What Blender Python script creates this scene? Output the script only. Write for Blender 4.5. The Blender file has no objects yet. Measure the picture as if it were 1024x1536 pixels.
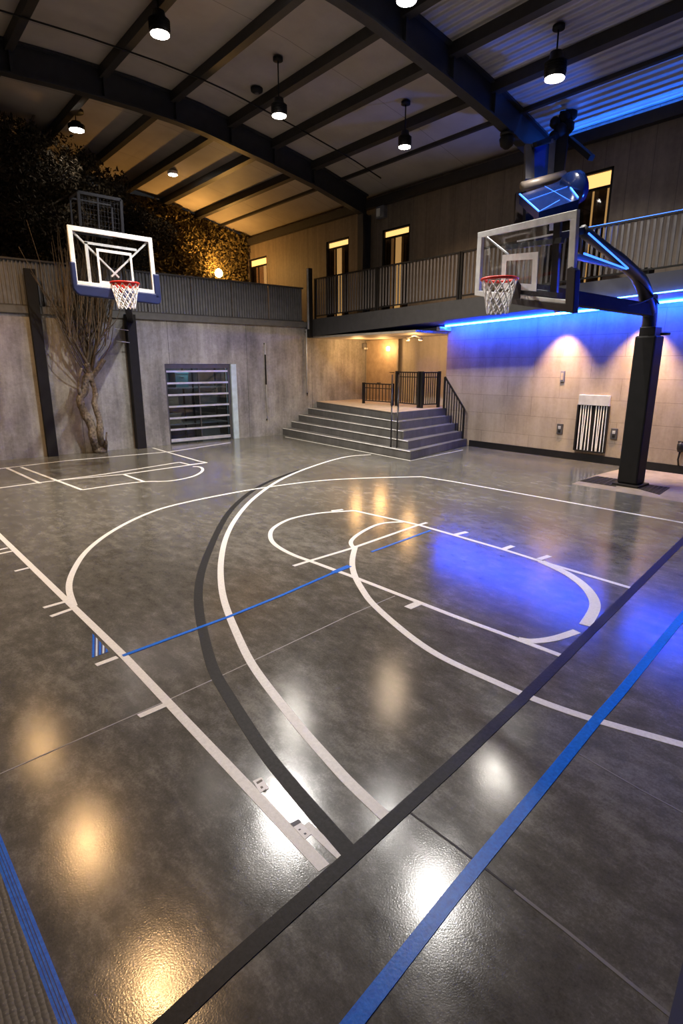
import bpy, bmesh, math, random
from mathutils import Vector, Matrix
import numpy as np
random.seed(7)
S = bpy.context.scene
COL = S.collection
# ------------------------------------------------------------------ camera
F, CXP, CYP, H = 848.0, 512.0, 768.0, 2.2
TH = math.atan2(221, 848); HD = math.radians(50.1)
FW = Vector((math.cos(HD)*math.cos(TH), math.sin(HD)*math.cos(TH), -math.sin(TH)))
RT = Vector((math.sin(HD), -math.cos(HD), 0)); UP = RT.cross(FW)
CAM = Vector((0, 0, H))
cd = bpy.data.cameras.new('camera'); co = bpy.data.objects.new('camera', cd); COL.objects.link(co)
co.location = CAM; co.rotation_euler = (math.pi/2 - TH, 0, HD - math.pi/2)
cd.sensor_fit = 'HORIZONTAL'; cd.sensor_width = 36; cd.lens = F*36/1024; cd.clip_end = 200
S.camera = co
# survey helpers: where a sight line from the tripod meets a known plane of the hall
def ray(x, y): return FW + RT*((x-CXP)/F) - UP*((y-CYP)/F)
def flr(x, y, z=0.0):
    d = ray(x, y); return CAM + d*((z-H)/d.z)
def onX(x, y, X):
    d = ray(x, y); return CAM + d*(X/d.x)
def onY(x, y, Y):
    d = ray(x, y); return CAM + d*(Y/d.y)
def dep(x, y, D): return CAM + ray(x, y)*D
# ------------------------------------------------------------------ materials
def new_mat(name):
    m = bpy.data.materials.new(name); m.use_nodes = True
    nt = m.node_tree; b = nt.nodes['Principled BSDF']
    return m, nt, b
def N(nt, t, **k):
    n = nt.nodes.new(t)
    for a, v in k.items():
        if a in n.inputs.keys(): n.inputs[a].default_value = v
        else: setattr(n, a, v)
    return n
def L(nt, a, b): nt.links.new(a, b)
def coords(nt, scale=(1, 1, 1)):
    tc = N(nt, 'ShaderNodeTexCoord'); mp = N(nt, 'ShaderNodeMapping')
    mp.inputs['Scale'].default_value = scale
    L(nt, tc.outputs['Object'], mp.inputs['Vector']); return mp.outputs['Vector']
def noise(nt, vec, scale, detail=4, rough=.55):
    n = N(nt, 'ShaderNodeTexNoise'); n.inputs['Scale'].default_value = scale
    n.inputs['Detail'].default_value = detail; n.inputs['Roughness'].default_value = rough
    L(nt, vec, n.inputs['Vector']); return n.outputs['Fac']
def ramp(nt, fac, stops):
    r = N(nt, 'ShaderNodeValToRGB'); e = r.color_ramp.elements
    e[0].position, e[0].color = stops[0][0], (*stops[0][1], 1)
    e[1].position, e[1].color = stops[-1][0], (*stops[-1][1], 1)
    for p, c in stops[1:-1]:
        x = e.new(p); x.color = (*c, 1)
    L(nt, fac, r.inputs['Fac']); return r.outputs['Color']
def mixc(nt, a, b, fac, mode='MIX'):
    m = N(nt, 'ShaderNodeMix'); m.data_type = 'RGBA'; m.blend_type = mode
    for s, v in ((6, a), (7, b)):
        if isinstance(v, tuple): m.inputs[s].default_value = (*v, 1)
        else: L(nt, v, m.inputs[s])
    if isinstance(fac, (int, float)): m.inputs[0].default_value = fac
    else: L(nt, fac, m.inputs[0])
    return m.outputs[2]
def math_(nt, op, a, b=None):
    m = N(nt, 'ShaderNodeMath'); m.operation = op
    for i, v in enumerate((a, b)):
        if v is None: continue
        if isinstance(v, (int, float)): m.inputs[i].default_value = v
        else: L(nt, v, m.inputs[i])
    return m.outputs[0]
def bump(nt, b, h, strength, dist=.01):
    bp = N(nt, 'ShaderNodeBump'); bp.inputs['Strength'].default_value = strength
    bp.inputs['Distance'].default_value = dist
    L(nt, h, bp.inputs['Height']); L(nt, bp.outputs['Normal'], b.inputs['Normal'])
def plain(name, col, rough=.5, metal=0., var=.15, scale=6, spec=.5):
    m, nt, b = new_mat(name)
    v = coords(nt); n = noise(nt, v, scale)
    lo = tuple(c*(1-var) for c in col); hi = tuple(min(1, c*(1+var)) for c in col)
    L(nt, ramp(nt, n, [(.3, lo), (.7, hi)]), b.inputs['Base Color'])
    b.inputs['Roughness'].default_value = rough; b.inputs['Metallic'].default_value = metal
    b.inputs['Specular IOR Level'].default_value = spec
    return m
def emit(name, col, strength):
    m, nt, b = new_mat(name)
    b.inputs['Base Color'].default_value = (*col, 1)
    b.inputs['Emission Color'].default_value = (*col, 1); b.inputs['Emission Strength'].default_value = strength
    return m
def glass(name, col=(1, 1, 1), alpha=.12, rough=.03):
    m, nt, b = new_mat(name)
    out = nt.nodes['Material Output']
    tr = N(nt, 'ShaderNodeBsdfTransparent'); tr.inputs['Color'].default_value = (*col, 1)
    gl = N(nt, 'ShaderNodeBsdfGlossy'); gl.inputs['Roughness'].default_value = rough
    lw = N(nt, 'ShaderNodeLayerWeight'); lw.inputs['Blend'].default_value = .5
    f = math_(nt, 'ADD', math_(nt, 'MULTIPLY', math_(nt, 'POWER', lw.outputs['Facing'], 5.0), .9), .02+alpha*.12)
    mx = N(nt, 'ShaderNodeMixShader'); L(nt, f, mx.inputs[0])
    L(nt, tr.outputs[0], mx.inputs[1]); L(nt, gl.outputs[0], mx.inputs[2]); L(nt, mx.outputs[0], out.inputs['Surface'])
    return m
def seam(nt, coord, period, width, offset=0.):
    """1 on thin lines every `period` metres of a coordinate"""
    f = math_(nt, 'FRACT', math_(nt, 'DIVIDE', math_(nt, 'ADD', coord, offset+100*period), period))
    return math_(nt, 'LESS_THAN', f, width/period)

def floor_material():
    m, nt, b = new_mat('polished_concrete')
    v = coords(nt)
    vs = coords(nt, (1.0, .5, 1))
    a = noise(nt, vs, .55, 3, .5); c = noise(nt, vs, 7, 10, .78); d = noise(nt, v, 70, 5, .8)
    s = math_(nt, 'ADD', math_(nt, 'MULTIPLY', a, .25), math_(nt, 'ADD', math_(nt, 'MULTIPLY', c, .5), math_(nt, 'MULTIPLY', d, .25)))
    L(nt, ramp(nt, s, [(.39, (.061, .058, .049)), (.5, (.106, .102, .088)), (.62, (.212, .205, .178))]), b.inputs['Base Color'])
    r = math_(nt, 'ADD', math_(nt, 'MULTIPLY', c, .20), .06)
    L(nt, r, b.inputs['Roughness'])
    fine = noise(nt, v, 125, 2, .5)
    bump(nt, b, fine, .15, .002)
    b.inputs['Specular IOR Level'].default_value = .5
    return m
def concrete(name, lo, mid, hi, joint=None, blocks=False):
    m, nt, b = new_mat(name)
    v = coords(nt); st = coords(nt, (3.2, 3.2, .35))
    a = noise(nt, v, .8, 5, .6); s = noise(nt, st, 1.0, 5, .65); d = noise(nt, v, 14, 6, .7)
    t = math_(nt, 'ADD', math_(nt, 'MULTIPLY', a, .4), math_(nt, 'ADD', math_(nt, 'MULTIPLY', s, .4), math_(nt, 'MULTIPLY', d, .2)))
    col = ramp(nt, t, [(.40, lo), (.5, mid), (.61, hi)])
    sep = N(nt, 'ShaderNodeSeparateXYZ'); L(nt, v, sep.inputs[0])
    if joint:
        ax, per, off = joint
        q = seam(nt, sep.outputs[ax], per, .012, off)
        col = mixc(nt, col, tuple(c*.45 for c in lo), q)
    if blocks:
        cb = N(nt, 'ShaderNodeCombineXYZ'); L(nt, sep.outputs['Y'], cb.inputs[0]); L(nt, sep.outputs['Z'], cb.inputs[1])
        br = N(nt, 'ShaderNodeTexBrick'); L(nt, cb.outputs[0], br.inputs['Vector'])
        br.inputs['Scale'].default_value = 1; br.inputs['Mortar Size'].default_value = .006
        br.inputs['Brick Width'].default_value = 1.45; br.inputs['Row Height'].default_value = .475
        br.inputs['Color1'].default_value = (.92, .92, .92, 1); br.inputs['Color2'].default_value = (1.06, 1.05, 1.04, 1)
        br.inputs['Mortar'].default_value = (.62, .6, .57, 1); br.inputs['Mortar Smooth'].default_value = .3
        col = mixc(nt, col, br.outputs['Color'], 1.0, 'MULTIPLY')
    L(nt, col, b.inputs['Base Color'])
    b.inputs['Roughness'].default_value = .62
    bump(nt, b, d, .15, .01)
    return m
def cladding():
    m, nt, b = new_mat('brown_wall_cladding')
    v = coords(nt); st = coords(nt, (4, 4, .3))
    s = noise(nt, st, 1.2, 5, .6); d = noise(nt, v, 9, 5, .7)
    t = math_(nt, 'ADD', math_(nt, 'MULTIPLY', s, .6), math_(nt, 'MULTIPLY', d, .4))
    col = ramp(nt, t, [(.35, (.13, .10, .075)), (.65, (.22, .172, .132))])
    sep = N(nt, 'ShaderNodeSeparateXYZ'); L(nt, v, sep.inputs[0])
    col = mixc(nt, col, (.09, .07, .056), seam(nt, sep.outputs['Y'], .5, .012, .3))
    L(nt, col, b.inputs['Base Color']); b.inputs['Roughness'].default_value = .6
    return m
def ceiling_mat(name, lo, hi, corr):
    m, nt, b = new_mat(name)
    v = coords(nt); n = noise(nt, v, 1.3, 5, .6)
    col = ramp(nt, n, [(.3, lo), (.7, hi)])
    sep = N(nt, 'ShaderNodeSeparateXYZ'); L(nt, v, sep.inputs[0])
    if corr:
        w = math_(nt, 'SINE', math_(nt, 'MULTIPLY', sep.outputs['X'], 2*math.pi/.17))
        bump(nt, b, w, .9, .03)
        wob = math_(nt, 'ADD', math_(nt, 'MULTIPLY', noise(nt, v, 3.0), .12), .3)
        L(nt, wob, b.inputs['Roughness'])
    else:
        col = mixc(nt, col, tuple(c*.55 for c in lo), seam(nt, sep.outputs['Y'], 2.7, .014, .4))
        b.inputs['Roughness'].default_value = .6
    L(nt, col, b.inputs['Base Color'])
    return m
def leafmat(name, a, b_, rough=.9):
    m, nt, b = new_mat(name); b.inputs['Specular IOR Level'].default_value = .12
    g = N(nt, 'ShaderNodeObjectInfo'); v = coords(nt); n = noise(nt, v, 2.5, 6, .8)
    L(nt, ramp(nt, n, [(.3, a), (.7, b_)]), b.inputs['Base Color']); b.inputs['Roughness'].default_value = rough
    return m
def mat_dimples():
    m, nt, b = new_mat('dimpled_grey_rubber')
    v = coords(nt); vo = N(nt, 'ShaderNodeTexVoronoi'); vo.inputs['Scale'].default_value = 48; vo.inputs['Randomness'].default_value = .15
    L(nt, v, vo.inputs['Vector'])
    L(nt, ramp(nt, vo.outputs['Distance'], [(.15, (.50, .49, .46)), (.36, (.075, .075, .07))]), b.inputs['Base Color'])
    b.inputs['Roughness'].default_value = .5
    inv = math_(nt, 'SUBTRACT', 1.0, vo.outputs['Distance']); bump(nt, b, inv, .6, .006)
    return m
def tape(name, lo, hi, rough=.35, sc=40):
    m, nt, b = new_mat(name)
    v = coords(nt); n = noise(nt, v, sc, 5, .7); f = noise(nt, v, 80, 2, .5)
    L(nt, ramp(nt, n, [(.3, lo), (.7, hi)]), b.inputs['Base Color'])
    b.inputs['Roughness'].default_value = rough; bump(nt, b, f, .16, .003)
    return m

M = {}
M['floor'] = floor_material()
M['wall'] = concrete('left_wall_concrete', (.13, .122, .112), (.245, .232, .216), (.40, .382, .36), joint=('X', 2.45, .65))
M['block'] = concrete('beige_block_wall', (.29, .225, .163), (.37, .293, .216), (.44, .352, .268), blocks=True)
M['recess'] = concrete('recess_plaster', (.40, .36, .30), (.52, .47, .39), (.60, .54, .46))
M['clad'] = cladding()
M['step'] = concrete('grey_step_concrete', (.085, .081, .077), (.115, .11, .105), (.15, .143, .137))
M['apron'] = concrete('pale_apron_concrete', (.19, .152, .105), (.26, .208, .146), (.33, .265, .19))
M['platform'] = concrete('tan_platform_concrete', (.33, .26, .19), (.42, .33, .25), (.5, .4, .31))
M['slab'] = plain('grey_slab_edge', (.040, .039, .041), .55)
M['cap'] = plain('grey_steel_cap', (.12, .118, .12), .5)
M['soffit'] = plain('soffit_plaster', (.34, .30, .25), .6)
M['ceil'] = ceiling_mat('flat_ceiling_panel', (.33, .29, .25), (.41, .36, .315), False)
M['corr'] = ceiling_mat('corrugated_ceiling_sheet', (.40, .37, .36), (.50, .47, .46), True)
M['steel'] = plain('dark_blue_steel', (.026, .027, .032), .45, .1)
M['purlin'] = plain('dark_brown_steel', (.032, .028, .026), .5, .1)
M['black'] = plain('black_paint', (.012, .011, .011), .6, spec=.2)
M['matte'] = plain('matte_dark_brown', (.02, .015, .013), .85, spec=.08)
M['blackmetal'] = plain('black_metal', (.02, .018, .017), .4, .4)
M['fin'] = plain('grey_fin_metal', (.20, .20, .215), .45, .25)
M['findark'] = plain('dark_fin_metal', (.075, .07, .07), .45, .2)
M['slat'] = plain('grey_slat_metal', (.115, .105, .105), .45, .2)
M['alu'] = plain('brushed_aluminium', (.6, .6, .6), .38, .4)
M['white'] = plain('white_frame_paint', (.87, .86, .85), .35)
M['blue'] = plain('navy_pad', (.008, .016, .085), .5)
M['brownpad'] = plain('dark_brown_pad', (.045, .034, .032), .5)
M['rim'] = plain('red_rim_paint', (.72, .03, .025), .35)
M['net'] = plain('white_net_cord', (.92, .91, .91), .7)
M['line'] = tape('white_floor_tape', (.61, .61, .58), (.79, .79, .755), .4)
M['bluetape'] = tape('blue_floor_tape', (.002, .095, .52), (.008, .18, .78), .3)
M['blacktape'] = tape('black_floor_tape', (.006, .006, .007), (.02, .02, .022), .5)
M['blacktape'].node_tree.nodes['Principled BSDF'].inputs['Specular IOR Level'].default_value = .15
M['joint'] = plain('dark_joint_filler', (.03, .028, .026), .7)
M['jointlight'] = plain('pale_joint_filler', (.30, .29, .28), .6)
M['jointgrey'] = plain('grey_joint_filler', (.16, .152, .14), .6)
M['boardglass'] = glass('backboard_glass', (.93, .95, .97), .10)
M['pane'] = glass('window_glass', (.55, .55, .56), .35)
M['doorpane'] = glass('door_glass', (.62, .68, .72), .35)
M['bluepane'] = glass('blue_tinted_glass', (.35, .5, 1.0), .5, .08)
M['lamp'] = emit('lamp_diffuser', (1., .9, .76), 30)
M['lampwhite'] = emit('white_lamp_diffuser', (1., .96, .9), 30)
M['warm'] = emit('warm_lamp', (1., .62, .22), 30)
M['warmdim'] = emit('warm_wall_lamp', (1., .62, .22), 8)
M['led'] = emit('blue_led_strip', (.005, .055, 1.), 230)
M['ledfascia'] = emit('fascia_blue_led', (.03, .16, 1.), 45)
M['ledeave'] = emit('eave_blue_led', (.02, .15, 1.), 26)
M['blueglow'] = emit('thin_blue_glow', (.04, .17, 1.), 2.6)  # emissive blue, also stands in for reflections on hoop boom and rig glass
M['ledwhite'] = emit('pale_led', (.45, .55, 1.), 1.6)
M['lit'] = emit('warm_lit_window', (1., .56, .18), 1.25)
M['litdim'] = emit('warm_lit_blind', (1., .50, .16), .22)
M['wood'] = plain('orange_door_wood', (.42, .32, .22), .5)
M['curtain'] = plain('brown_curtain', (.07, .05, .035), .8, scale=30)
M['bark'] = plain('grey_brown_bark', (.19, .155, .115), .9, var=.6, scale=18)
nt_ = M['bark'].node_tree; bump(nt_, nt_.nodes['Principled BSDF'], noise(nt_, coords(nt_, (1, 1, .25)), 30, 5, .7), 1.0, .04)
M['twig'] = plain('brown_twig', (.095, .07, .046), .85, var=.4, scale=12)
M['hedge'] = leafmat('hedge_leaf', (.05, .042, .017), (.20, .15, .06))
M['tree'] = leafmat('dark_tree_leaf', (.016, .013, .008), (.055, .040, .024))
M['soil'] = plain('dark_terrace_ground', (.05, .045, .04), .9)
M['night'] = plain('dark_interior', (.02, .02, .022), .8)
M['dimple'] = mat_dimples()
M['matdark'] = plain('dark_rubber', (.02, .02, .024), .6)
M['label'] = plain('white_label_paper', (.8, .8, .8), .4)
M['ink'] = plain('dark_ink', (.03, .03, .06), .5)
M['grille'] = plain('rusty_grate_iron', (.05, .042, .036), .6, .4, var=.6, scale=60)
M['pinklamp'] = emit('bright_lamp_diffuser', (1., .87, .76), 34)
M['paleblue'] = plain('pale_blue_jamb', (.50, .60, .66), .4)
M['boxtan'] = plain('cardboard_tan', (.45, .36, .25), .8)
M['boxteal'] = plain('teal_crate_plastic', (.06, .22, .25), .5)
M['boxgrey'] = plain('grey_machine_paint', (.2, .2, .2), .5)
M['rose'] = plain('brown_equipment_tube', (.16, .13, .11), .45, .3)

# ------------------------------------------------------------------ mesh building
class MB:
    def __init__(s): s.v = []; s.f = []; s.sm = []
    def add(s, vs, fs, smooth=False):
        o = len(s.v); s.v += [tuple(v) for v in vs]
        for f in fs: s.f.append(tuple(i+o for i in f)); s.sm.append(smooth)
        return s
    def box(s, x0, x1, y0, y1, z0, z1):
        vs = [(x, y, z) for z in (z0, z1) for y in (y0, y1) for x in (x0, x1)]
        return s.add(vs, [(0, 2, 3, 1), (4, 5, 7, 6), (0, 1, 5, 4), (2, 6, 7, 3), (0, 4, 6, 2), (1, 3, 7, 5)])
    def hexa(s, q0, q1):
        """two matching quads joined to a solid"""
        return s.add(list(q0)+list(q1), [(3, 2, 1, 0), (4, 5, 6, 7), (0, 1, 5, 4), (1, 2, 6, 5), (2, 3, 7, 6), (3, 0, 4, 7)])
    def prism(s, pts, vec):
        n = len(pts); vec = Vector(vec); vs = [Vector(p) for p in pts]; vs = vs+[p+vec for p in vs]
        return s.add(vs, [tuple(range(n))[::-1], tuple(range(n, 2*n))]+[(i, (i+1) % n, n+(i+1) % n, n+i) for i in range(n)])
    def bar(s, a, b, w, h=None, up=(0, 0, 1)):
        a = Vector(a); b = Vector(b); h = h or w; d = (b-a).normalized(); up = Vector(up)
        if abs(d.dot(up)) > .99: up = Vector((1, 0, 0))
        r = d.cross(up).normalized(); u = r.cross(d)
        o = [(-r*w-u*h)/2, (r*w-u*h)/2, (r*w+u*h)/2, (-r*w+u*h)/2]
        return s.hexa([a+x for x in o], [b+x for x in o])
    def tube(s, pts, r, n=8, cap=True):
        pts = [Vector(p) for p in pts]; rs = r if isinstance(r, (list, tuple)) else [r]*len(pts)
        vs = []; fs = []; ref = None
        for i, p in enumerate(pts):
            d = (pts[min(i+1, len(pts)-1)]-pts[max(i-1, 0)]).normalized()
            if ref is None: ref = Vector((0, 0, 1)) if abs(d.z) < .9 else Vector((1, 0, 0))
            x = d.cross(ref).normalized(); y = x.cross(d).normalized(); ref = y
            for k in range(n):
                a = 2*math.pi*k/n; vs.append(p+(x*math.cos(a)+y*math.sin(a))*rs[i])
        for i in range(len(pts)-1):
            for k in range(n): fs.append((i*n+k, i*n+(k+1) % n, (i+1)*n+(k+1) % n, (i+1)*n+k))
        if cap: fs += [tuple(range(n))[::-1], tuple((len(pts)-1)*n+k for k in range(n))]
        return s.add(vs, fs, n > 4)
    def lathe(s, c, prof, n=24):
        c = Vector(c); vs = []; fs = []
        for r, z in prof:
            for k in range(n):
                a = 2*math.pi*k/n; vs.append(c+Vector((r*math.cos(a), r*math.sin(a), z)))
        for i in range(len(prof)-1):
            for k in range(n): fs.append((i*n+k, i*n+(k+1) % n, (i+1)*n+(k+1) % n, (i+1)*n+k))
        fs += [tuple(range(n))[::-1], tuple((len(prof)-1)*n+k for k in range(n))]
        return s.add(vs, fs, True)
    def build(s, name, mat, parent=None, bevel=0):
        me = bpy.data.meshes.new(name); me.from_pydata(s.v, [], s.f); me.update()
        bm = bmesh.new(); bm.from_mesh(me); bmesh.ops.recalc_face_normals(bm, faces=bm.faces); bm.to_mesh(me); bm.free()
        me.polygons.foreach_set('use_smooth', s.sm)
        me.materials.append(mat)
        o = bpy.data.objects.new(name, me); COL.objects.link(o)
        if parent is not None:
            o.parent = parent; o.matrix_parent_inverse = Matrix.Translation(parent.location).inverted()
        if bevel:
            b = o.modifiers.new('bevel', 'BEVEL'); b.width = bevel; b.segments = 2; b.limit_method = 'ANGLE'
        return o
def tag(o, label, cat, group=None):
    o['label'] = label; o['category'] = cat
    if group: o['group'] = group
    return o
def thing(name, label, cat, loc=(0, 0, 0), group=None):
    o = bpy.data.objects.new(name, None); COL.objects.link(o); o.location = loc; o.empty_display_size = .2
    return tag(o, label, cat, group)
def struct(o): o['kind'] = 'structure'; return o

XR, YL, XE = 12.85, 15.4, 11.5          # right wall, left wall, balcony edge
PX = [-9, -3, 0, 3.19, 4.4, 5.76, 6.72, 7.35, 8.12, 9.22, 10.85, 12.85, 13.4]
PZ = [7.0, 7.9, 8.15, 8.28, 8.32, 8.31, 8.26, 8.2, 8.08, 7.91, 7.61, 7.12, 6.99]
def roofz(x): return float(np.interp(x, PX, PZ))
YEND = 21.2
# ------------------------------------------------------------------ shell
struct(MB().box(-9, 14.2, -7, 15.75, -.3, 0).build('floor', M['floor']))
DX0, DX1, DX2, DZ = 6.55, 8.58, 8.76, 2.22       # glazed door in the left wall
w = MB(); w.box(-9, DX0, YL, YL+.32, 0, 3.36); w.box(DX2, 14.2, YL, YL+.32, 0, 3.36); w.box(DX0, DX2, YL, YL+.32, DZ, 3.36)
struct(w.build('wall_left', M['wall']))
struct(MB().box(-9, XE-.02, YL-.05, YL+.34, 3.36, 3.52).build('trim_1', M['cap']))
struct(MB().box(XR, XR+.3, -7, 10.75, 0, 3.7).build('wall_right', M['block']))
struct(MB().box(XR-.03, XR, -7, 9.8, 0, .17).build('baseboard_right', M['black']))
# upper right wall with openings
wins = [(19.85, 21.15, 3.6, 6.26), (15.0, 16.17, 3.6, 6.18), (12.32, 13.46, 3.6, 6.1), (6.5, 7.95, 3.6, 6.22)]
w = MB(); ys = [-7]
cur = -7
for y0, y1, z0, z1 in sorted(wins):
    w.box(XR, XR+.3, cur, y0, 3.7, 7.1); w.box(XR, XR+.3, y0, y1, z1, 7.1); cur = y1
w.box(XR, XR+.3, cur, YEND+.4, 3.7, 7.1)
struct(w.build('wall_right_upper', M['clad']))
# balcony slab (tapering fascia) and its soffit over the recess
def zb(y): return 3.08+(15.3-y)*.034
def zt(y): return 3.60+(15.3-y)*.021
w = MB(); ya, yb = -7, YL
w.hexa([(XE, ya, zb(ya)), (XR, ya, zb(ya)), (XR, ya, zt(ya)), (XE, ya, zt(ya))], [(XE, yb, zb(yb)), (XR, yb, zb(yb)), (XR, yb, zt(yb)), (XE, yb, zt(yb))])
struct(w.build('floor_balcony', M['slab']))
struct(MB().box(XE+.04, 14.2, 10.76, YL, 3.03, 3.09).build('ceiling_recess', M['soffit']))
w = MB(); w.box(14.0, 14.2, 10.5, YL, 0, 3.1); w.box(13.15, 14.0, 10.5, 10.75, 0, 3.1)
struct(w.build('wall_recess', M['recess']))
# terrace ground behind the left wall
struct(MB().box(-9, XR+.3, YL+.34, 26, 3.2, 3.45).build('floor_terrace', M['soil']))
# roof
def deck(name, mat, y0, y1):
    w = MB(); n = len(PX)
    vs = [(x, y, z) for y in (y0, y1) for x, z in zip(PX, PZ)]+[(x, y, z+.08) for y in (y0, y1) for x, z in zip(PX, PZ)]
    fs = []
    for i in range(n-1):
        fs += [(i, i+1, n+i+1, n+i), (2*n+i, 3*n+i, 3*n+i+1, 2*n+i+1)]
        fs += [(i, 2*n+i, 2*n+i+1, i+1), (n+i, n+i+1, 3*n+i+1, 3*n+i)]
    fs += [(0, n, 3*n, 2*n), (n-1, 3*n-1, 4*n-1, 2*n-1)]
    w.add(vs, fs); return struct(w.build(name, mat))
deck('ceiling', M['ceil'], 8.12, YEND); deck('ceiling_corrugated', M['corr'], -4, 8.12)
def frame_beam(y):
    w = MB(); w2 = .11
    xs = [-9]+[x for x in PX if -9 < x < 12.7]+[12.72]
    def strip(zlo, zhi, hw):
        for a, b in zip(xs[:-1], xs[1:]):
            qa = [(a, y-hw, roofz(a)+zlo), (a, y+hw, roofz(a)+zlo), (a, y+hw, roofz(a)+zhi), (a, y-hw, roofz(a)+zhi)]
            qb = [(b, y-hw, roofz(b)+zlo), (b, y+hw, roofz(b)+zlo), (b, y+hw, roofz(b)+zhi), (b, y-hw, roofz(b)+zhi)]
            w.hexa(qa, qb)
    strip(-.60, -.565, w2); strip(-.565, -.02, .02); strip(-.045, -.005, w2)
    for x in (3.3, 5.08, 6.7, 8.13, 9.4, 10.7):
        for sgn in (-1, 1): w.box(x-.02, x+.02, y+sgn*.06-.05, y+sgn*.06+.05, roofz(x)-.565, roofz(x)-.045)
    return struct(w.build('roof_beam', M['steel']))
frame_beam(14.05); frame_beam(8.1)
for x, hh, ww in ((-2.0, .2, .16), (-.2, .2, .16), (1.5, .2, .16), (3.3, .2, .15), (5.08, .2, .15), (6.67, .2, .15), (8.13, .2, .15), (9.39, .2, .15), (10.7, .2, .14), (11.68, .08, .06)):
    sl = (roofz(x+.1)-roofz(x-.1))/.2
    w = MB(); y0, y1 = -4, YEND
    q = [(x-ww/2, y0, roofz(x)-hh-sl*ww/2), (x+ww/2, y0, roofz(x)-hh+sl*ww/2), (x+ww/2, y0, roofz(x+ww/2)-.002), (x-ww/2, y0, roofz(x-ww/2)-.002)]
    w.hexa(q, [(a, y1, c) for a, b, c in q])
    struct(w.build('roof_purlin', M['purlin']))
struct(MB().box(XR-.17, XR-.003, -4, YEND, 6.76, 6.985).build('trim_2', M['purlin']))
# conduit across the bays
pts = [(x, 12.55, roofz(x)-.22) for x in np.linspace(1.0, 11.9, 24)]
tag(MB().tube(pts, .016, 6).build('ceiling_conduit', M['black']), 'thin black conduit running across the ceiling panels beside the far roof beam', 'conduit')
# ------------------------------------------------------------------ columns
def wall_column(x0, x1, z1, label):
    tag(MB().box(x0, x1, YL-.16, YL-.052, 0, z1).build('steel_column', M['black'], bevel=.01), label, 'column', 'black columns on the concrete wall')
wall_column(3.33, 3.57, 4.33, 'tall black steel column on concrete wall left of the bare tree')
t = thing('steel_column', 'black steel column between upper doorways, rising from balcony to roof beam', 'column', (12.6, 14.05, 3.63))
MB().box(12.49, 12.53, 13.93, 14.17, 3.63, 6.6).build('flange', M['steel'], t); MB().box(12.77, 12.81, 13.93, 14.17, 3.63, 6.6).build('flange', M['steel'], t)
MB().box(12.53, 12.77, 14.035, 14.065, 3.63, 6.6).build('web', M['steel'], t)
t = thing('corner_post', 'dark steel post with pale edge at corner where the two railings meet', 'post', (11.46, 15.28, 3.0))
MB().box(11.38, 11.52, 15.2, 15.34, 3.05, 5.12).build('post', M['blackmetal'], t, .008)
MB().box(11.345, 11.38, 15.22, 15.27, 3.3, 5.1).build('edge_strip', M['alu'], t)

# ------------------------------------------------------------------ railings
def fin_panel(x0, x1, y, z0, z1, parent):
    w = MB(); n = int(round((x1-x0)/.085)); dx = (x1-x0)/n; prof = []
    for i in range(n):
        a = x0+i*dx; prof += [(a, y), (a+dx*.3, y), (a+dx*.42, y+.035), (a+dx*.88, y+.035)]
    prof.append((x1, y)); m = len(prof)
    vs = [(a, b, z) for z in (z0, z1) for a, b in prof]+[(a, b+.006, z) for z in (z0, z1) for a, b in prof]
    fs = []
    for i in range(m-1):
        fs += [(i, i+1, m+i+1, m+i), (2*m+i, 3*m+i, 3*m+i+1, 2*m+i+1), (i, 2*m+i, 2*m+i+1, i+1), (m+i, m+i+1, 3*m+i+1, 3*m+i)]
    fs += [(0, m, 3*m, 2*m), (m-1, 3*m-1, 4*m-1, 2*m-1)]
    w.add(vs, fs); return w.build('ribbed_panel', M['fin'], parent)
t = thing('terrace_railing', 'grey ribbed metal railing along the top of the left concrete wall', 'railing', (6, YL+.1, 3.52))
xs = np.linspace(-.05, 11.3, 10)
for a, b in zip(xs[:-1], xs[1:]): fin_panel(a+.008, b-.008, YL+.08, 3.55, 4.52, t)
MB().box(-.05, 11.34, YL+.05, YL+.13, 4.52, 4.56).build('top_rail', M['findark'], t)
MB().box(-.05, 11.34, YL+.05, YL+.14, 3.522, 3.56).build('bottom_rail', M['findark'], t)
for x in xs[1:-1]: MB().box(x-.02, x+.02, YL+.14, YL+.18, 3.525, 4.52).build('post', M['findark'], t)

bal_mesh = {}
def railing_panel(y0, y1, label, blue=False):
    zbse = zt((y0+y1)/2)+.004
    t = thing('balcony_railing', label, 'railing', (XE+.08, (y0+y1)/2, zbse), 'balcony railing panels')
    w = MB(); w.bar((XE+.08, y0, 4.8), (XE+.08, y1, 4.8), .05, .035); w.build('top_rail', M['blackmetal'], t)
    w = MB(); w.bar((XE+.08, y0, zt(y0)+.09), (XE+.08, y1, zt(y1)+.09), .035, .03); w.build('bottom_rail', M['blackmetal'], t)
    for y in (y0+.03, y1-.03): MB().box(XE+.055, XE+.105, y-.025, y+.025, zt(y)+.002, 4.79).build('post', M['blackmetal'], t)
    n = int((y1-y0)/.115)
    first = None
    for i in range(1, n):
        y = y0+(y1-y0)*i/n
        if first is None:
            first = MB().box(XE+.072, XE+.088, -.024, .024, .09, 4.79-zbse).build('slat', M['slat'])
            o = first
        else: o = first.copy(); COL.objects.link(o)
        o.parent = t; o.location = (-(XE+.08), y-(y0+y1)/2, zt(y)-zbse*1.0+0.0)
        o.location.z = 0
        o.matrix_parent_inverse = Matrix.Identity(4)
    if blue:
        MB().bar((XE+.06, y0, 4.823), (XE+.06, y1, 4.823), .012, .01).build('glow_line', M['blueglow'], t)
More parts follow.
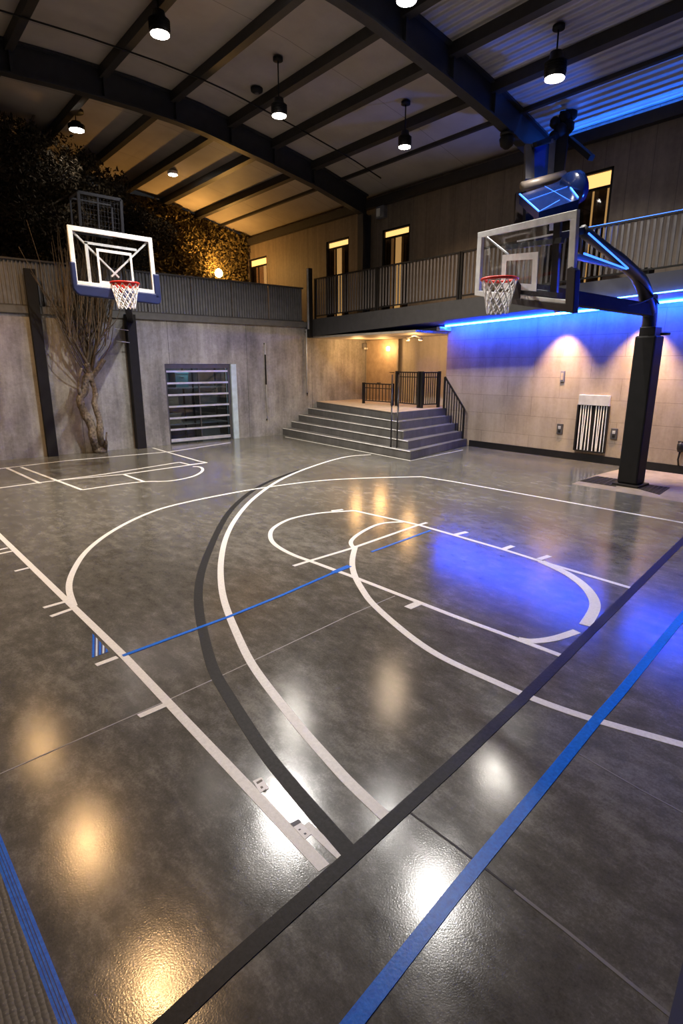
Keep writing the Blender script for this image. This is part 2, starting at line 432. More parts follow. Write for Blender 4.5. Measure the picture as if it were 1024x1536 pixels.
pl = [(12.3, 15.18, 'dark slatted balcony railing panel beside the corner post, in front of the narrow doorway'),
      (9.4, 12.28, 'dark slatted balcony railing panel between the black column and the right backboard'),
      (6.5, 9.38, 'dark slatted balcony railing panel seen through the right backboard glass'),
      (3.6, 6.48, 'dark slatted balcony railing panel at the right edge with blue lit top rail'),
      (.7, 3.58, 'dark slatted balcony railing panel with blue lit top rail, just beyond the right edge')]
for i, p in enumerate(pl): railing_panel(*p, blue=(i >= 3))

# ------------------------------------------------------------------ windows of the upper wall
def window(i, y0, y1, z0, z1, strips, transom=.16):
    root = struct(MB().box(XR+.02, XR+.06, y0, y0+.06, 3.62, z1).build('window_%d' % i, M['black']))
    w = MB(); w.box(XR+.02, XR+.08, y1-.06, y1, 3.62, z1); w.box(XR+.02, XR+.08, y0, y1, z1-.05, z1); w.box(XR+.04, XR+.08, y0, y1, z1-.05-transom-.04, z1-.05-transom)
    w.build('frame', M['black'], root)
    w = MB(); w.box(XR+.09, XR+.12, y0+.06, y1-.06, z1-.05-transom, z1-.05); w.build('lit_transom', M['lit'], root)
    MB().box(XR+.06, XR+.066, y0+.06, y1-.06, 3.65, z1-.09-transom).build('pane', M['pane'], root)
    w = MB(); n = 26; zz = (3.65, z1-.09-transom)
    vs = []; 
    for z in zz:
        for k in range(n+1):
            y = y0+.06+(y1-y0-.12)*k/n; vs.append((XR+.2+.025*math.sin(k*1.9), y, z))
    w.add(vs, [(k, k+1, n+2+k, n+1+k) for k in range(n)]); w.build('curtain', M['curtain'], root)
    for a, b, mt in strips:
        MB().box(XR+.10, XR+.115, y0+(y1-y0)*a, y0+(y1-y0)*b, 3.65 if mt == 'lit' else 3.66, z1-.1-transom).build('lit_gap', M[mt], root)
    struct(MB().box(XR+.29, XR+.31, y0-.05, y1+.05, 3.6, z1+.05).build('window_%d_back' % i, M['night']))
    return root
window(1, *wins[0], [(.12, .3, 'lit'), (.3, .55, 'litdim'), (.62, .72, 'litdim')], .22)
window(2, *wins[1], [(.42, .62, 'lit'), (.70, .74, 'litdim')])
window(3, *wins[2], [(.38, .58, 'lit'), (.66, .74, 'litdim'), (.06, .1, 'litdim')])
r4 = window(4, *wins[3], [(.07, .10, 'lit'), (.30, .325, 'lit')], .28)

# ------------------------------------------------------------------ glazed door in the left wall
door = struct(MB().box(DX0, DX1, YL+.02, YL+.10, DZ-.12, DZ-.002).build('door_1', M['findark']))
w = MB(); w.box(DX0+.002, DX0+.05, YL+.03, YL+.1, 0.004, DZ-.12); w.box(DX1-.09, DX1, YL+.03, YL+.1, 0.004, DZ-.12); w.box(DX0+1.0, DX0+1.03, YL+.05, YL+.09, .1, DZ-.12); w.build('frame', M['findark'], door)
for k in range(7):
    z = .06+k*(DZ-.24)/6.15
    MB().box(DX0+.05, DX1-.09, YL+.025, YL+.085, z, z+(.085 if k == 0 else .05)).build('rail', M['alu'], door)
MB().box(DX0+.05, DX1-.09, YL+.07, YL+.076, .06, DZ-.12).build('glass_pane', M['doorpane'], door)
struct(MB().box(DX1+.002, DX2-.002, YL-.03, YL+.32, 0.003, DZ-.003).build('trim_3', M['paleblue']))
w = MB(); w.box(DX0-.3, DX2+.3, YL+2.0, YL+2.1, 0, 2.6); w.box(DX0-.4, DX0-.3, YL+.32, YL+2.1, 0, 2.6); w.box(DX2+.3, DX2+.4, YL+.32, YL+2.1, 0, 2.6); w.box(DX0-.4, DX2+.4, YL+.32, YL+2.1, 2.5, 2.6); w.box(DX0-.4, DX2+.4, YL+.32, YL+2.1, -.05, .0)
struct(w.build('wall_store', M['boxgrey']))
def crate(x0, x1, z0, z1, mat, label):
    w = MB(); w.box(x0, x1, YL+.7, YL+1.2, z0, z1); w.box(x0-.015, x1+.015, YL+.685, YL+1.215, z1-.05, z1)
    w.box(x0+(x1-x0)*.35, x1-(x1-x0)*.35, YL+.68, YL+.7, z1-.14, z1-.1)
    return tag(w.build('storage_box', mat, bevel=.008), label, 'box', 'boxes behind the glazed door')
t = thing('storage_shelf', 'dim steel shelf rack behind the glazed door in the concrete wall', 'shelf', (7.6, YL+1, 0))
for z in (.5, 1.02, 1.55): MB().box(6.5, 8.75, YL+.6, YL+1.3, z-.03, z).build('shelf_board', M['alu'], t)
for x in (6.5, 7.62, 8.71):
    for y in (.6, 1.26): MB().box(x, x+.04, YL+y, YL+y+.04, 0, 2.1).build('upright', M['blackmetal'], t)
crate(6.75, 7.25, .503, .82, M['boxtan'], 'tan box on the lowest shelf behind the glazed door')
crate(6.72, 7.2, 1.023, 1.34, M['boxtan'], 'tan box on the middle shelf behind the glazed door')
crate(7.15, 7.55, 1.553, 1.98, M['boxteal'], 'teal box on the top shelf behind the glazed door')
crate(7.9, 8.5, .003, .4, M['boxgrey'], 'grey box on the floor behind the glazed door')
crate(7.85, 8.45, 1.023, 1.4, M['boxgrey'], 'grey box on the middle shelf behind the glazed door')

# ------------------------------------------------------------------ stairs and platform
RS = .2
cor = [flr(615.7, 690.4, 0), flr(606, 674.6, .2), flr(600, 660, .4), flr(595, 646, .6), flr(590, 632.5, .8)]
cor = [Vector((9.83, 9.2, 0)), Vector((10.03, 9.47, .2)), Vector((10.2, 9.80, .4)), Vector((10.37, 10.12, .6)), Vector((10.54, 10.44, .8))]
lft = [onY(*p, YL).x for p in ((424, 652), (437, 641), (448, 631), (462, 620), (475, 610))]
ylast = [9.88, 10.04, 10.22, 10.44, 10.66]
for k in range(5):
    c = cor[k]; top = RS*(k+1)
    poly = [(c.x, c.y, 0), (XR-.035, ylast[k], 0), (14.0-.004, 10.76+.001*k, 0) if False else (XR-.035, 10.748, 0), (XR-.035, 12, 0), (XR-.035, YL-.004, 0), (lft[k], YL-.004, 0)]
    z0 = RS*k+.002 if k else .002
    struct(MB().prism([(p[0], p[1], z0) for p in poly], (0, 0, top-z0)).build('stair_step', M['step']))
    w = MB()
    def nose(a, b):
        a = Vector(a); b = Vector(b); w.bar(a, b, .035, .014)
    nose((c.x+.006, c.y+.02, top-.002), (lft[k]+.006, YL-.02, top-.002))
    struct(w.build('trim_%d' % (10+k), M['white'] if k < 4 else M['platform']))
struct(MB().prism([(10.56, 10.47, 1.0005), (XR-.04, 10.70, 1.0005), (XR-.04, 10.8, 1.0005), (13.995, 10.8, 1.0005), (13.995, YL-.006, 1.0005), (lft[4]+.03, YL-.006, 1.0005)], (0, 0, .006)).build('floor_platform', M['platform']))
struct(MB().box(XR-.035, 13.99, 10.76, YL-.006, .0, .999).build('floor_recess', M['step']))
# thin white line round the foot of the stairs
# doors at the back of the recess
d2 = struct(MB().box(13.93, 13.99, 13.75, 15.28, 1.007, 3.02).build('door_2', M['wood'], bevel=.006))
w = MB(); w.box(13.90, 13.935, 13.70, 13.76, 1.01, 3.02); w.build('frame', M['soffit'], d2)
w = MB(); w.tube([(13.93, 13.9, 1.95), (13.86, 13.9, 1.95), (13.86, 14.05, 1.95)], .012, 6); w.build('door_handle', M['blackmetal'], d2)
w = MB(); w.box(13.91, 13.93, 14.55, 14.72, 1.55, 1.6); w.build('letter_plate', M['blackmetal'], d2)
struct(MB().box(13.55, 13.995, 10.77, 12.6, 1.008, 3.03).build('wall_recess_pier', M['recess']))

# handrails
def rail_run(name, label, pts, n, zfoot, rail_z, r=.018, posts=(True, True), mid=True):
    """pts: two feet; rail parallel above; individual balusters"""
    a, b = Vector(pts[0]), Vector(pts[1]); h = Vector((0, 0, rail_z))
    t = thing(name, label, 'railing', a, 'railings round the stair platform')
    MB().bar(a+h, b+h, .045, .035).build('top_rail', M['blackmetal'], t)
    lo = Vector((0, 0, .1))
    MB().bar(a+lo, b+lo, .03, .03).build('bottom_rail', M['blackmetal'], t)
    if mid: MB().bar(a+h-Vector((0, 0, .13)), b+h-Vector((0, 0, .13)), .025, .025).build('middle_rail', M['blackmetal'], t)
    for p, on in ((a, posts[0]), (b, posts[1])):
        if on: MB().bar(p+Vector((0, 0, .002)), p+h+Vector((0, 0, .03)), .07, .07).build('post', M['blackmetal'], t)
    for i in range(1, n):
        p = a.lerp(b, i/n); MB().bar(p+lo, p+h, .018, .018).build('baluster', M['blackmetal'], t)
    return t
Z1 = 1.008
A = flr(545, 605, Z1); B = flr(588, 608.5, Z1); C_ = flr(627, 612, Z1); D_ = flr(664, 618, Z1)
rail_run('platform_railing', 'low black metal railing on stair platform nearest the concrete wall', (A, B), 9, 0, .62)
rail_run('platform_railing', 'taller black metal railing with thick post in middle of stair platform', (B+Vector((.05, -.12, 0)), C_), 10, 0, .98)
rail_run('platform_railing', 'black metal railing closing the platform beside the blue lit wall', (C_+Vector((.03, -.09, 0)), Vector((12.74, 10.9, Z1))), 8, 0, .98)
# sloping rail against the right wall
a = Vector((12.66, 10.62, 1.008)); b = Vector((12.70, 9.93, .205))
t = thing('stair_handrail', 'black sloping handrail with balusters on right side of the stairs', 'railing', b, 'railings round the stair platform')
top_a, top_b = a+Vector((0, 0, .86)), b+Vector((0, 0, .82)); 
MB().bar(top_a, top_b, .04, .035).build('top_rail', M['blackmetal'], t)
MB().bar(b, top_b, .045, .045).build('post', M['blackmetal'], t); MB().bar(a, top_a, .045, .045).build('post', M['blackmetal'], t)
for i in range(1, 8):
    f = i/8; p = a.lerp(b, f); zz = [.4+.002, .6+.002, .8+.002, 1.008][max(0, min(3, int((p.y-10.0)/.19)))]
    MB().bar((p.x, p.y, p.z-.02 if False else max(zz, .2)), (p.x, p.y, top_a.lerp(top_b, f).z), .018, .018).build('baluster', M['blackmetal'], t)
# central handrail with paired rods
lo1 = Vector((10.16, 9.83, .402)); p0 = flr(586, 671, .2); p1 = flr(595, 672, .2)
t = thing('stair_handrail', 'black paired-rod handrail standing in the middle of the stair corner', 'railing', p0, 'railings round the stair platform')
p0 = Vector((p0.x, p0.y, .203)); p1 = Vector((p1.x, p1.y, .203))
u0 = flr(587, 617, Z1); u1 = flr(597, 617, Z1)
for q in (p0, p1): MB().tube([q, q+Vector((0, 0, 1.0))], .018, 8).build('post', M['blackmetal'], t)
for q in (u0, u1): MB().tube([q, q+Vector((0, 0, .93))], .018, 8).build('post', M['blackmetal'], t)
for q, u in ((p0, u0), (p1, u1)):
    MB().tube([q+Vector((0, 0, 1.0)), u+Vector((0, 0, .93))], .02, 8).build('top_rail', M['blackmetal'], t)
    MB().tube([q+Vector((0, 0, .5)), u+Vector((0, 0, .45))], .012, 6).build('middle_rail', M['blackmetal'], t)

# ------------------------------------------------------------------ floor markings
LIFT = [0.0015]
def ribbon(name, mat, label, px, width, cat='court line', group='white court lines', smooth=True, z=None, ext=(0, 0)):
    P = [flr(*p) for p in px]
    if ext[0]: P.insert(0, P[0]+(P[0]-P[1]).normalized()*ext[0])
    if ext[1]: P.append(P[-1]+(P[-1]-P[-2]).normalized()*ext[1])
    if smooth and len(P) > 2:
        Q = []
        for i in range(len(P)-1):
            p0 = P[max(i-1, 0)]; p1, p2 = P[i], P[i+1]; p3 = P[min(i+2, len(P)-1)]
            for k in range(8):
                s = k/8
                Q.append(.5*((2*p1)+(p2-p0)*s+(2*p0-5*p1+4*p2-p3)*s*s+(3*p1-p0-3*p2+p3)*s**3))
        Q.append(P[-1]); P = Q
        for _ in range(6): P = [P[0]]+[(P[i-1]+P[i]*2+P[i+1])/4 for i in range(1, len(P)-1)]+[P[-1]]
    z = LIFT[0] if z is None else z; LIFT[0] += .00006
    n = len(P); vs = []
    for i, p in enumerate(P):
        d = (P[min(i+1, n-1)]-P[max(i-1, 0)]); d.z = 0; d.normalize(); s = Vector((-d.y, d.x, 0))*width/2
        vs += [(p.x+s.x, p.y+s.y, z), (p.x-s.x, p.y-s.y, z)]
    m = len(vs); vs += [(a, b, 0.0002) for a, b, c in vs]
    fs = [(2*i, 2*i+1, 2*i+3, 2*i+2) for i in range(n-1)]+[(m+2*i, m+2*i+2, m+2*i+3, m+2*i+1) for i in range(n-1)]
    fs += [(2*i, 2*i+2, m+2*i+2, m+2*i) for i in range(n-1)]+[(2*i+1, m+2*i+1, m+2*i+3, 2*i+3) for i in range(n-1)]
    fs += [(0, m, m+1, 1), (m-2, m-1, 2*m-1, 2*m-2)]
    o = MB().add(vs, fs).build(name, mat)
    return tag(o, label, cat, group)
W = M['line']
ribbon('court_line', M['jointlight'], 'thin pale saw-cut joint crossing the floor under the curved lines', [(-60, 1187), (0, 1161), (239, 1056), (340, 1010), (526, 922), (592, 894)], .009, 'floor joint', 'floor joints', False)['category'] = 'floor joint'
ribbon('floor_joint', M['joint'], 'dark saw-cut joint from black line down to the bottom right corner', [(612, 1217), (680, 1267), (771, 1336)], .011, 'floor joint', 'floor joints', False)
ribbon('floor_joint', M['jointgrey'], 'grey filled joint continuing the dark saw-cut to the bottom right corner', [(771, 1336), (848, 1396), (1000, 1520)], .016, 'floor joint', 'floor joints', False, ext=(0, 2))
ribbon('floor_joint', M['jointgrey'], 'faint grey joint right of the wide blue tape line', [(868, 1131), (959, 1184), (1050, 1233)], .009, 'floor joint', 'floor joints', False, ext=(0, 2))
ribbon('court_line', W, 'straight white line from left edge to the white floor label in foreground', [(-70, 733), (0, 804), (186, 984), (340, 1147), (486, 1302)], .062, smooth=False, ext=(4, 0))
ribbon('court_line', W, 'short white strip in foreground between floor label and black arc', [(458, 1236), (486, 1262), (514, 1288)], .042, smooth=False)
ribbon('court_line', M['blacktape'], 'black curved line beside the large white centre arc', [(450, 705), (406, 721), (373, 740), (340, 772), (309, 836), (298, 879), (298, 912), (304, 945), (318, 1000), (340, 1040), (390, 1119), (440, 1182), (483, 1232), (526, 1281)], .085, group='black court lines')
ribbon('court_line', W, 'large white centre arc sweeping from the stairs to the black line', [(556, 682), (519, 685), (473, 698), (423, 718), (383, 745), (357, 773), (340, 803), (332, 836), (331, 869), (337, 905), (357, 955), (378, 997), (413, 1045), (450, 1091), (493, 1140), (526, 1176), (581, 1228)], .066)
ribbon('court_line', W, 'white three-point arc starting at the left line and running under the stairs', [(111, 909), (103, 882), (110, 856), (130, 826), (166, 798), (212, 774), (259, 758), (340, 741), (406, 730), (479, 721), (552, 717), (632, 715)], .062)
ribbon('court_line', W, 'thin straight white line continuing the three-point arc past the hoop pole', [(632, 715), (680, 722.5), (861, 755), (1040, 787)], .058, smooth=False, ext=(0, 1.4))
ribbon('court_line', W, 'straight white lane line on the stairs side of the key', [(531, 766), (626, 787), (680, 802.5), (754, 824), (814, 843), (949, 883)], .056, smooth=False)
ribbon('court_line', W, 'white half circle at the top of the key', [(531, 766), (500, 768), (473, 770.5), (436, 778), (411, 791), (405, 803), (411, 816), (436, 831), (466, 842)], .058)
ribbon('court_line', W, 'straight white lane line on the near side of the key', [(466, 842), (526, 864), (629, 904), (680, 924), (777, 959.5), (845, 985)], .056, smooth=False)
ribbon('court_line', W, 'white free-throw line crossing both lane lines', [(440, 849), (466, 841), (526, 823), (626, 788), (640, 784)], .05, smooth=False)
ribbon('court_line', W, 'small white quarter arc inside the key by the free-throw line', [(604, 783), (572, 785), (546, 796), (529, 808), (526, 816), (532, 823)], .055)
ribbon('court_line', W, 'white arc from the free-throw line to right edge across the black line', [(533, 819), (528, 840), (531, 862), (546, 889), (561, 908), (599, 942), (639, 972), (680, 995), (740, 1022), (785, 1042), (831, 1060), (895, 1081), (1040, 1122)], .066, ext=(0, 1.2))
ribbon('court_line', W, 'broad white arc at hoop end of the key, far side', [(811, 842), (848, 859), (875, 878), (890, 898), (891, 915), (877, 938)], .10)
ribbon('court_line', W, 'broad white arc at hoop end of the key, near side', [(865, 947), (831, 958), (798, 962), (777, 959)], .08)
for i, (a, b) in enumerate([((683, 802), (700, 798)), ((754, 824), (769, 819)), ((808, 839), (824, 834))]):
    ribbon('court_mark', W, ['short white lane mark nearest the free-throw line on stairs side', 'middle short white lane mark on the stairs side of the key', 'short white lane mark by the broad arc on stairs side'][i], [a, b], .07, group='lane marks')
ribbon('court_mark', W, 'single short white lane mark on near side of the key', [(611, 912), (632, 903)], .085, group='lane marks')
ribbon('court_mark', W, 'tiny white dash at the head of the key half circle', [(497, 766.5), (514, 764.5)], .06, group='lane marks')
ticks = [((-30, 831), (12, 822), 'white tick at left edge, farthest along the straight left line'), ((-30, 837), (18, 827), 'white tick at left edge, second farthest along the left line'),
         ((22, 857), (43, 852), 'short lone white tick left of the straight left line'), ((65, 912), (97, 903), 'white tick meeting the left line at the three-point arc'),
         ((76, 925), (107, 914), 'white tick just below the three-point arc end'), ((144, 998), (176, 986), 'white tick beside the blue striped sticker'),
         ((208, 1075), (247, 1058), 'white tick beside the pale saw-cut joint')]
for i, (a, b, l) in enumerate(ticks): ribbon('court_mark', W, l, [a, b], .05 if i > 2 else .045, group='white ticks along the left line')
far = [([(-40, 708), (0, 703), (100, 691), (256, 677.5), (345, 664)], 'far white baseline running along the foot of the left concrete wall'),
       ([(-40, 737), (0, 732), (60, 724), (159, 711), (269, 693.5)], 'far white line from left edge, upper of the close pair'),
       ([(83, 721), (186, 711.5), (246, 703), (310, 694)], 'far white line just below its close parallel neighbour'),
       ([(10, 702), (60, 725)], 'short slanting white line at far left, leftmost of two'),
       ([(32, 701), (123, 735)], 'longer slanting white line at far left, ending at the key corner'),
       ([(186, 712), (217, 723)], 'short slanting white line inside the far key'),
       ([(229, 672), (299, 692), (310, 694)], 'slanting white line below glazed door ending at the far corner'),
       ([(269, 693.5), (284, 697), (310, 694)], 'tiny white hooked line at the far key corner')]
for p, l in far: ribbon('court_line', W, l, p, .06, smooth=False)
ribbon('court_line', W, 'curved white outline of the far key', [(123, 735), (170, 728), (216, 722.5), (252, 722), (289, 715), (304, 706), (300, 700.5), (289, 700)], .06)
ribbon('court_line', M['blacktape'], 'long straight black line crossing the whole foreground', [(1060, 776), (1024, 811), (952, 882), (783, 1049), (680, 1146), (606, 1213), (533, 1280), (483, 1325), (340, 1453), (252, 1536), (180, 1600)], .078, group='black court lines', smooth=False, ext=(3, 0))
BT = M['bluetape']; BT.node_tree.nodes['Principled BSDF'].inputs['Specular IOR Level'].default_value = .22
ribbon('tape_line', BT, 'wide blue tape line in right foreground parallel to black line', [(1060, 884), (1024, 924), (926, 1044), (895, 1079), (811, 1182), (714, 1300), (680, 1342), (528, 1536), (480, 1600)], .066, 'tape line', 'blue tape lines', False, ext=(5, 3))
ribbon('tape_line', BT, 'narrow blue tape line crossing the centre arcs from left line to key', [(184, 984), (340, 926.5), (423, 893), (505, 857)], .036, 'tape line', 'blue tape lines', False)
ribbon('tape_line', BT, 'small wider blue tape end touching the key curve', [(500, 859), (524, 849)], .07, 'tape line', 'blue tape lines', False)
ribbon('tape_line', BT, 'faint short blue tape strip inside the key', [(557, 828), (645, 796)], .035, 'tape line', 'blue tape lines', False)
def patch(name, px, mat, label, cat, z, parent=None):
    o = MB().prism([flr(*p)+Vector((0, 0, .0003)) for p in px], (0, 0, z)).build(name, mat, parent)
    if label: tag(o, label, cat)
    return o
# blue striped sticker
t = thing('floor_sticker', 'blue striped triangular sticker left of the straight white line', 'sticker', flr(150, 975))
patch('backing', [(138, 950), (164, 978), (137, 987)], plain('dark_blue_sticker', (.012, .03, .16), .4), None, None, .0012, t)
for i in range(5):
    f = i/5; x = 139+i*5; y0 = 951+i*5.4; y1 = 986.5-i*1.9
    patch('stripe', [(x, y0), (x+2.4, y0+2.5), (x+2.2, y1-.6), (x-.6, y1)], M['bluetape'] if i % 2 == 0 else M['paleblue'], None, None, .0022, t)
# white paper labels
t = thing('floor_label', 'white paper label with dark end on floor between the foreground white strips', 'label', flr(452, 1243))
patch('paper', [(435, 1236), (448, 1230), (467, 1251), (457, 1260)], M['label'], None, None, .0024, t)
patch('printed_end', [(435, 1236), (448, 1229), (452, 1234), (440, 1241)], M['ink'], None, None, .0029, t)
for q in ([(447, 1245), (450, 1243.5), (451.5, 1245), (448.5, 1246.5)], [(455, 1251), (458, 1249.5), (460, 1251.5), (457, 1253)]): patch('print_mark', q, M['ink'], None, None, .0029, t)
t = thing('floor_label', 'worn white paper label on the straight white line in the bright reflection', 'label', flr(389, 1180))
patch('paper', [(379, 1172), (392, 1166), (403, 1183), (390, 1190)], M['label'], None, None, .0024, t)
for q in ([(384, 1174), (392, 1169.5), (394, 1172), (386, 1177)], [(390, 1181), (393, 1179.5), (395, 1182), (392, 1184)], [(394, 1187), (399, 1184), (400, 1186), (396, 1188)]): patch('print_mark', q, M['jointgrey'], None, None, .0029, t)
# mats
t = thing('rubber_mat', 'grey dimpled mat with blue border in the bottom left corner', 'mat', flr(20, 1500))
o0, o1, i0, i1 = flr(0, 1251), flr(115, 1536), flr(0, 1310), flr(88, 1536)
d = (o0-o1).normalized()
oa, ob, ia, ib = o0+d*.25, o1-d*.5, i0+d*.25, i1-d*.5
MB().prism([p+Vector((0, 0, .0003)) for p in (oa, ob, ib, ia)], (0, 0, .008)).build('blue_border', M['bluetape'], t)['label'] = 'blue border'
sd = Vector((d.y, -d.x, 0)); sd = -sd if (i0-o0).dot(sd) < 0 else sd
MB().prism([p+Vector((0, 0, .0003)) for p in (ia, ib, ib+sd*.8, ia+sd*.8)], (0, 0, .009)).build('dimpled_field', M['dimple'], t)
for k in (.3, .52, .75):
    MB().bar(oa.lerp(ia, k)+Vector((0, 0, .0085)), ob.lerp(ib, k)+Vector((0, 0, .0085)), .002, .0015).build('stitching', M['blue'], t)
patch('floor_mat', [(1028, 1425), (1001, 1536), (980, 1640), (1400, 1640), (1400, 1425)], M['matdark'], 'dark mat corner at the bottom right edge', 'mat', .006)
# pale apron along the right wall and grates
a0 = flr(857, 726); a1 = flr(892, 713); a2 = flr(1024, 754)
dd = (a2-a0).normalized(); struct(MB().prism([a0+Vector((0, 0, .0004)), a0+dd*9+Vector((0, 0, .0004)), Vector((12.8, -5.6, .0004)), Vector((12.8, a1.y, .0004)), a1+Vector((0, 0, .0004))], (0, 0, .0012)).build('floor_apron', M['apron']))
def grate(px, label):
    q = [flr(*p) for p in px]; c = sum(q, Vector())/4
    t = thing('floor_grate', label, 'grate', (c.x, c.y, 0), 'grates by the hoop pole')
    MB().prism([p+Vector((0, 0, .0018)) for p in q], (0, 0, .002)).build('pit', M['joint'], t)
    w = MB()
    for i in range(15):
        f = i/14; w.bar(q[0].lerp(q[1], f)+Vector((0, 0, .008)), q[3].lerp(q[2], f)+Vector((0, 0, .008)), .018, .01)
    for i in range(7):
        f = i/6; w.bar(q[0].lerp(q[3], f)+Vector((0, 0, .008)), q[1].lerp(q[2], f)+Vector((0, 0, .008)), .022, .01)
    w.build('grating', M['grille'], t)
grate([(870, 722), (895, 715), (934, 720.5), (922, 730)], 'iron floor grate left of the padded hoop pole')
grate([(955, 733), (962, 726.5), (1003, 732), (988, 742)], 'iron floor grate right of the padded hoop pole')

# ------------------------------------------------------------------ hoops
def net_mesh(c, r, length, side=None, n=12, rows=5):
    w = MB(); c = Vector(c)
    def P(i, j):
        f = j/rows; rr = r*(1-.46*f+.06*f*f); a = 2*math.pi*(i+.5*(j % 2))/n
        return c+Vector((rr*math.cos(a), rr*math.sin(a), -length*f))
    for j in range(rows):
        for i in range(n):
            a = P(i, j)
            for k in ((i, i-1) if j % 2 == 0 else (i, i+1)):
                w.tube([a, P(k, j+1)], .010*r/.23, 4, False)
    return w
def ring(c, R, r, n=36):
    w = MB(); c = Vector(c); vs = []; fs = []; m = 8
    for i in range(n):
        a = 2*math.pi*i/n
        for k in range(m):
            b = 2*math.pi*k/m; vs.append(c+Vector(((R+r*math.cos(b))*math.cos(a), (R+r*math.cos(b))*math.sin(a), r*math.sin(b))))
    for i in range(n):
        for k in range(m): fs.append((i*m+k, ((i+1) % n)*m+k, ((i+1) % n)*m+(k+1) % m, i*m+(k+1) % m))
    return w.add(vs, fs, True)
class Board:
    def __init__(s, q, n): s.q = [Vector(p) for p in q]; s.n = Vector(n).normalized()   # TL TR BR BL seen from the court
    def P(s, u, v, o=0.):
        q = s.q; return (q[3]*(1-u)+q[2]*u)*(1-v)+(q[0]*(1-u)+q[1]*u)*v+s.n*o
    def slab(s, w, u0, u1, v0, v1, o0, o1):
        return w.hexa([s.P(u0, v0, o0), s.P(u1, v0, o0), s.P(u1, v1, o0), s.P(u0, v1, o0)], [s.P(u0, v0, o1), s.P(u1, v0, o1), s.P(u1, v1, o1), s.P(u0, v1, o1)])
    def frame(s, w, u0, u1, v0, v1, tu, tv, o0, o1):
        s.slab(w, u0, u1, v1-tv, v1, o0, o1); s.slab(w, u0, u1, v0, v0+tv, o0, o1)
        s.slab(w, u0, u0+tu, v0+tv, v1-tv, o0, o1); s.slab(w, u1-tu, u1, v0+tv, v1-tv, o0, o1)
    def poly(s, w, uv, o0, o1): return w.prism([s.P(u, v, o0) for u, v in uv], s.n*(o1-o0))

# right hoop
cen = Vector((7.005, 4.673, 3.504)); nrm = Vector((-.95, .29, -.11)).normalized()
def onplane(x, y, c, n):
    d = ray(x, y); return CAM+d*(((c-CAM).dot(n))/d.dot(n))
R = Board([onplane(*p, cen, nrm) for p in ((718, 349), (867, 314), (859, 463), (713, 443))], nrm)
PB = Vector((10.87, 4.52, 0))
hoop = thing('basketball_hoop', 'basketball hoop on padded black pole at right in front of blue lit wall', 'basketball hoop', PB, 'basketball hoops')
R.slab(MB(), .03, .97, .03, .97, -.008, .004).build('backboard_glass', M['boardglass'], hoop)
w = MB(); R.frame(w, 0, 1, 0, 1, .052, .085, -.03, .02); w.build('backboard_frame', M['white'], hoop, .004)
w = MB(); R.frame(w, .30, .67, .15, .62, .05, .085, .005, .009); w.build('target_square', M['white'], hoop)
w = MB(); R.poly(w, [(.44, -.045), (1.02, -.045), (1.02, .40), (.985, .44), (.95, .42), (.95, .05), (.44, .04)], -.05, .035); w.build('edge_pad', M['brownpad'], hoop, .008)['label'] = 'dark brown edge padding along the lower right corner'
rc = R.P(.47, .15, .0); rimc = Vector((rc.x, rc.y, rc.z))+Vector((nrm.x, nrm.y, 0)).normalized()*.40
rimc = dep(749, 419, (rimc-CAM).dot(FW))
rm = ring(rimc, .228, .02).build('rim', M['rim'], hoop)
w = MB(); fl = Vector((nrm.x, nrm.y, 0)).normalized()
back = R.P(.47, .15, .01); near = rimc-fl*.215
w = MB(); sd = fl.cross(Vector((0, 0, 1)))
w.hexa([back+sd*.10+Vector((0, 0, .05)), back-sd*.10+Vector((0, 0, .05)), back-sd*.10-Vector((0, 0, .16)), back+sd*.10-Vector((0, 0, .16))],
       [near+sd*.07+Vector((0, 0, .012)), near-sd*.07+Vector((0, 0, .012)), near-sd*.07-Vector((0, 0, .03)), near+sd*.07-Vector((0, 0, .03))])
w.build('rim_bracket', M['brownpad'], hoop, .006)
net_mesh(rimc-Vector((0, 0, .01)), .225, .42).build('net', M['net'], hoop)
w = MB()
for k in range(0, 1): pass
pm = MB().box(PB.x-.18, PB.x+.18, PB.y-.18, PB.y+.18, .05, 2.69).build('pole_pad', M['black'], hoop, .03)
MB().box(PB.x-.24, PB.x+.24, PB.y-.24, PB.y+.24, .002, .05).build('base_plate', M['blackmetal'], hoop, .01)
MB().box(PB.x-.135, PB.x+.135, PB.y-.135, PB.y+.135, 2.69, 2.84).build('collar', M['blackmetal'], hoop, .01)
MB().tube([(PB.x+.1, PB.y-.13, 2.72), (PB.x+.22, PB.y-.24, 2.73)], .025, 8).build('bolt', M['blackmetal'], hoop)
YA = 4.56
apex = onY(873, 346, 4.6); bktop = R.P(.52, .72, -.12); bkbot = R.P(.55, .12, -.12)
elbow = Vector((PB.x, YA, 3.12))
w = MB(); w.tube([(PB.x, YA, 2.6), (PB.x, YA, 2.95), (PB.x-.03, YA, 3.15), (PB.x-.1, YA, 3.36)], .12, 12); w.build('pole', M['steel'], hoop)
def arc(pts):
    pts = [Vector(p) for p in pts]; out = []
    for i in range(len(pts)-1):
        p0 = pts[max(i-1, 0)]; p1, p2 = pts[i], pts[i+1]; p3 = pts[min(i+2, len(pts)-1)]
        for k in range(6):
            s = k/6; out.append(.5*((2*p1)+(p2-p0)*s+(2*p0-5*p1+4*p2-p3)*s*s+(3*p1-p0-3*p2+p3)*s**3))
    return out+[pts[-1]]
boom = arc([(PB.x-.02, YA, 3.05), onY(962, 425, YA), onY(934, 394, YA), apex])
MB().tube(boom, [.115]*8+[.1]*6+[.085]*(len(boom)-14), 10).build('upper_boom', M['steel'], hoop)
w = MB(); w.bar(apex, bktop+Vector((0, 0, .02)), .09, .09); w.build('upper_arm', M['steel'], hoop)
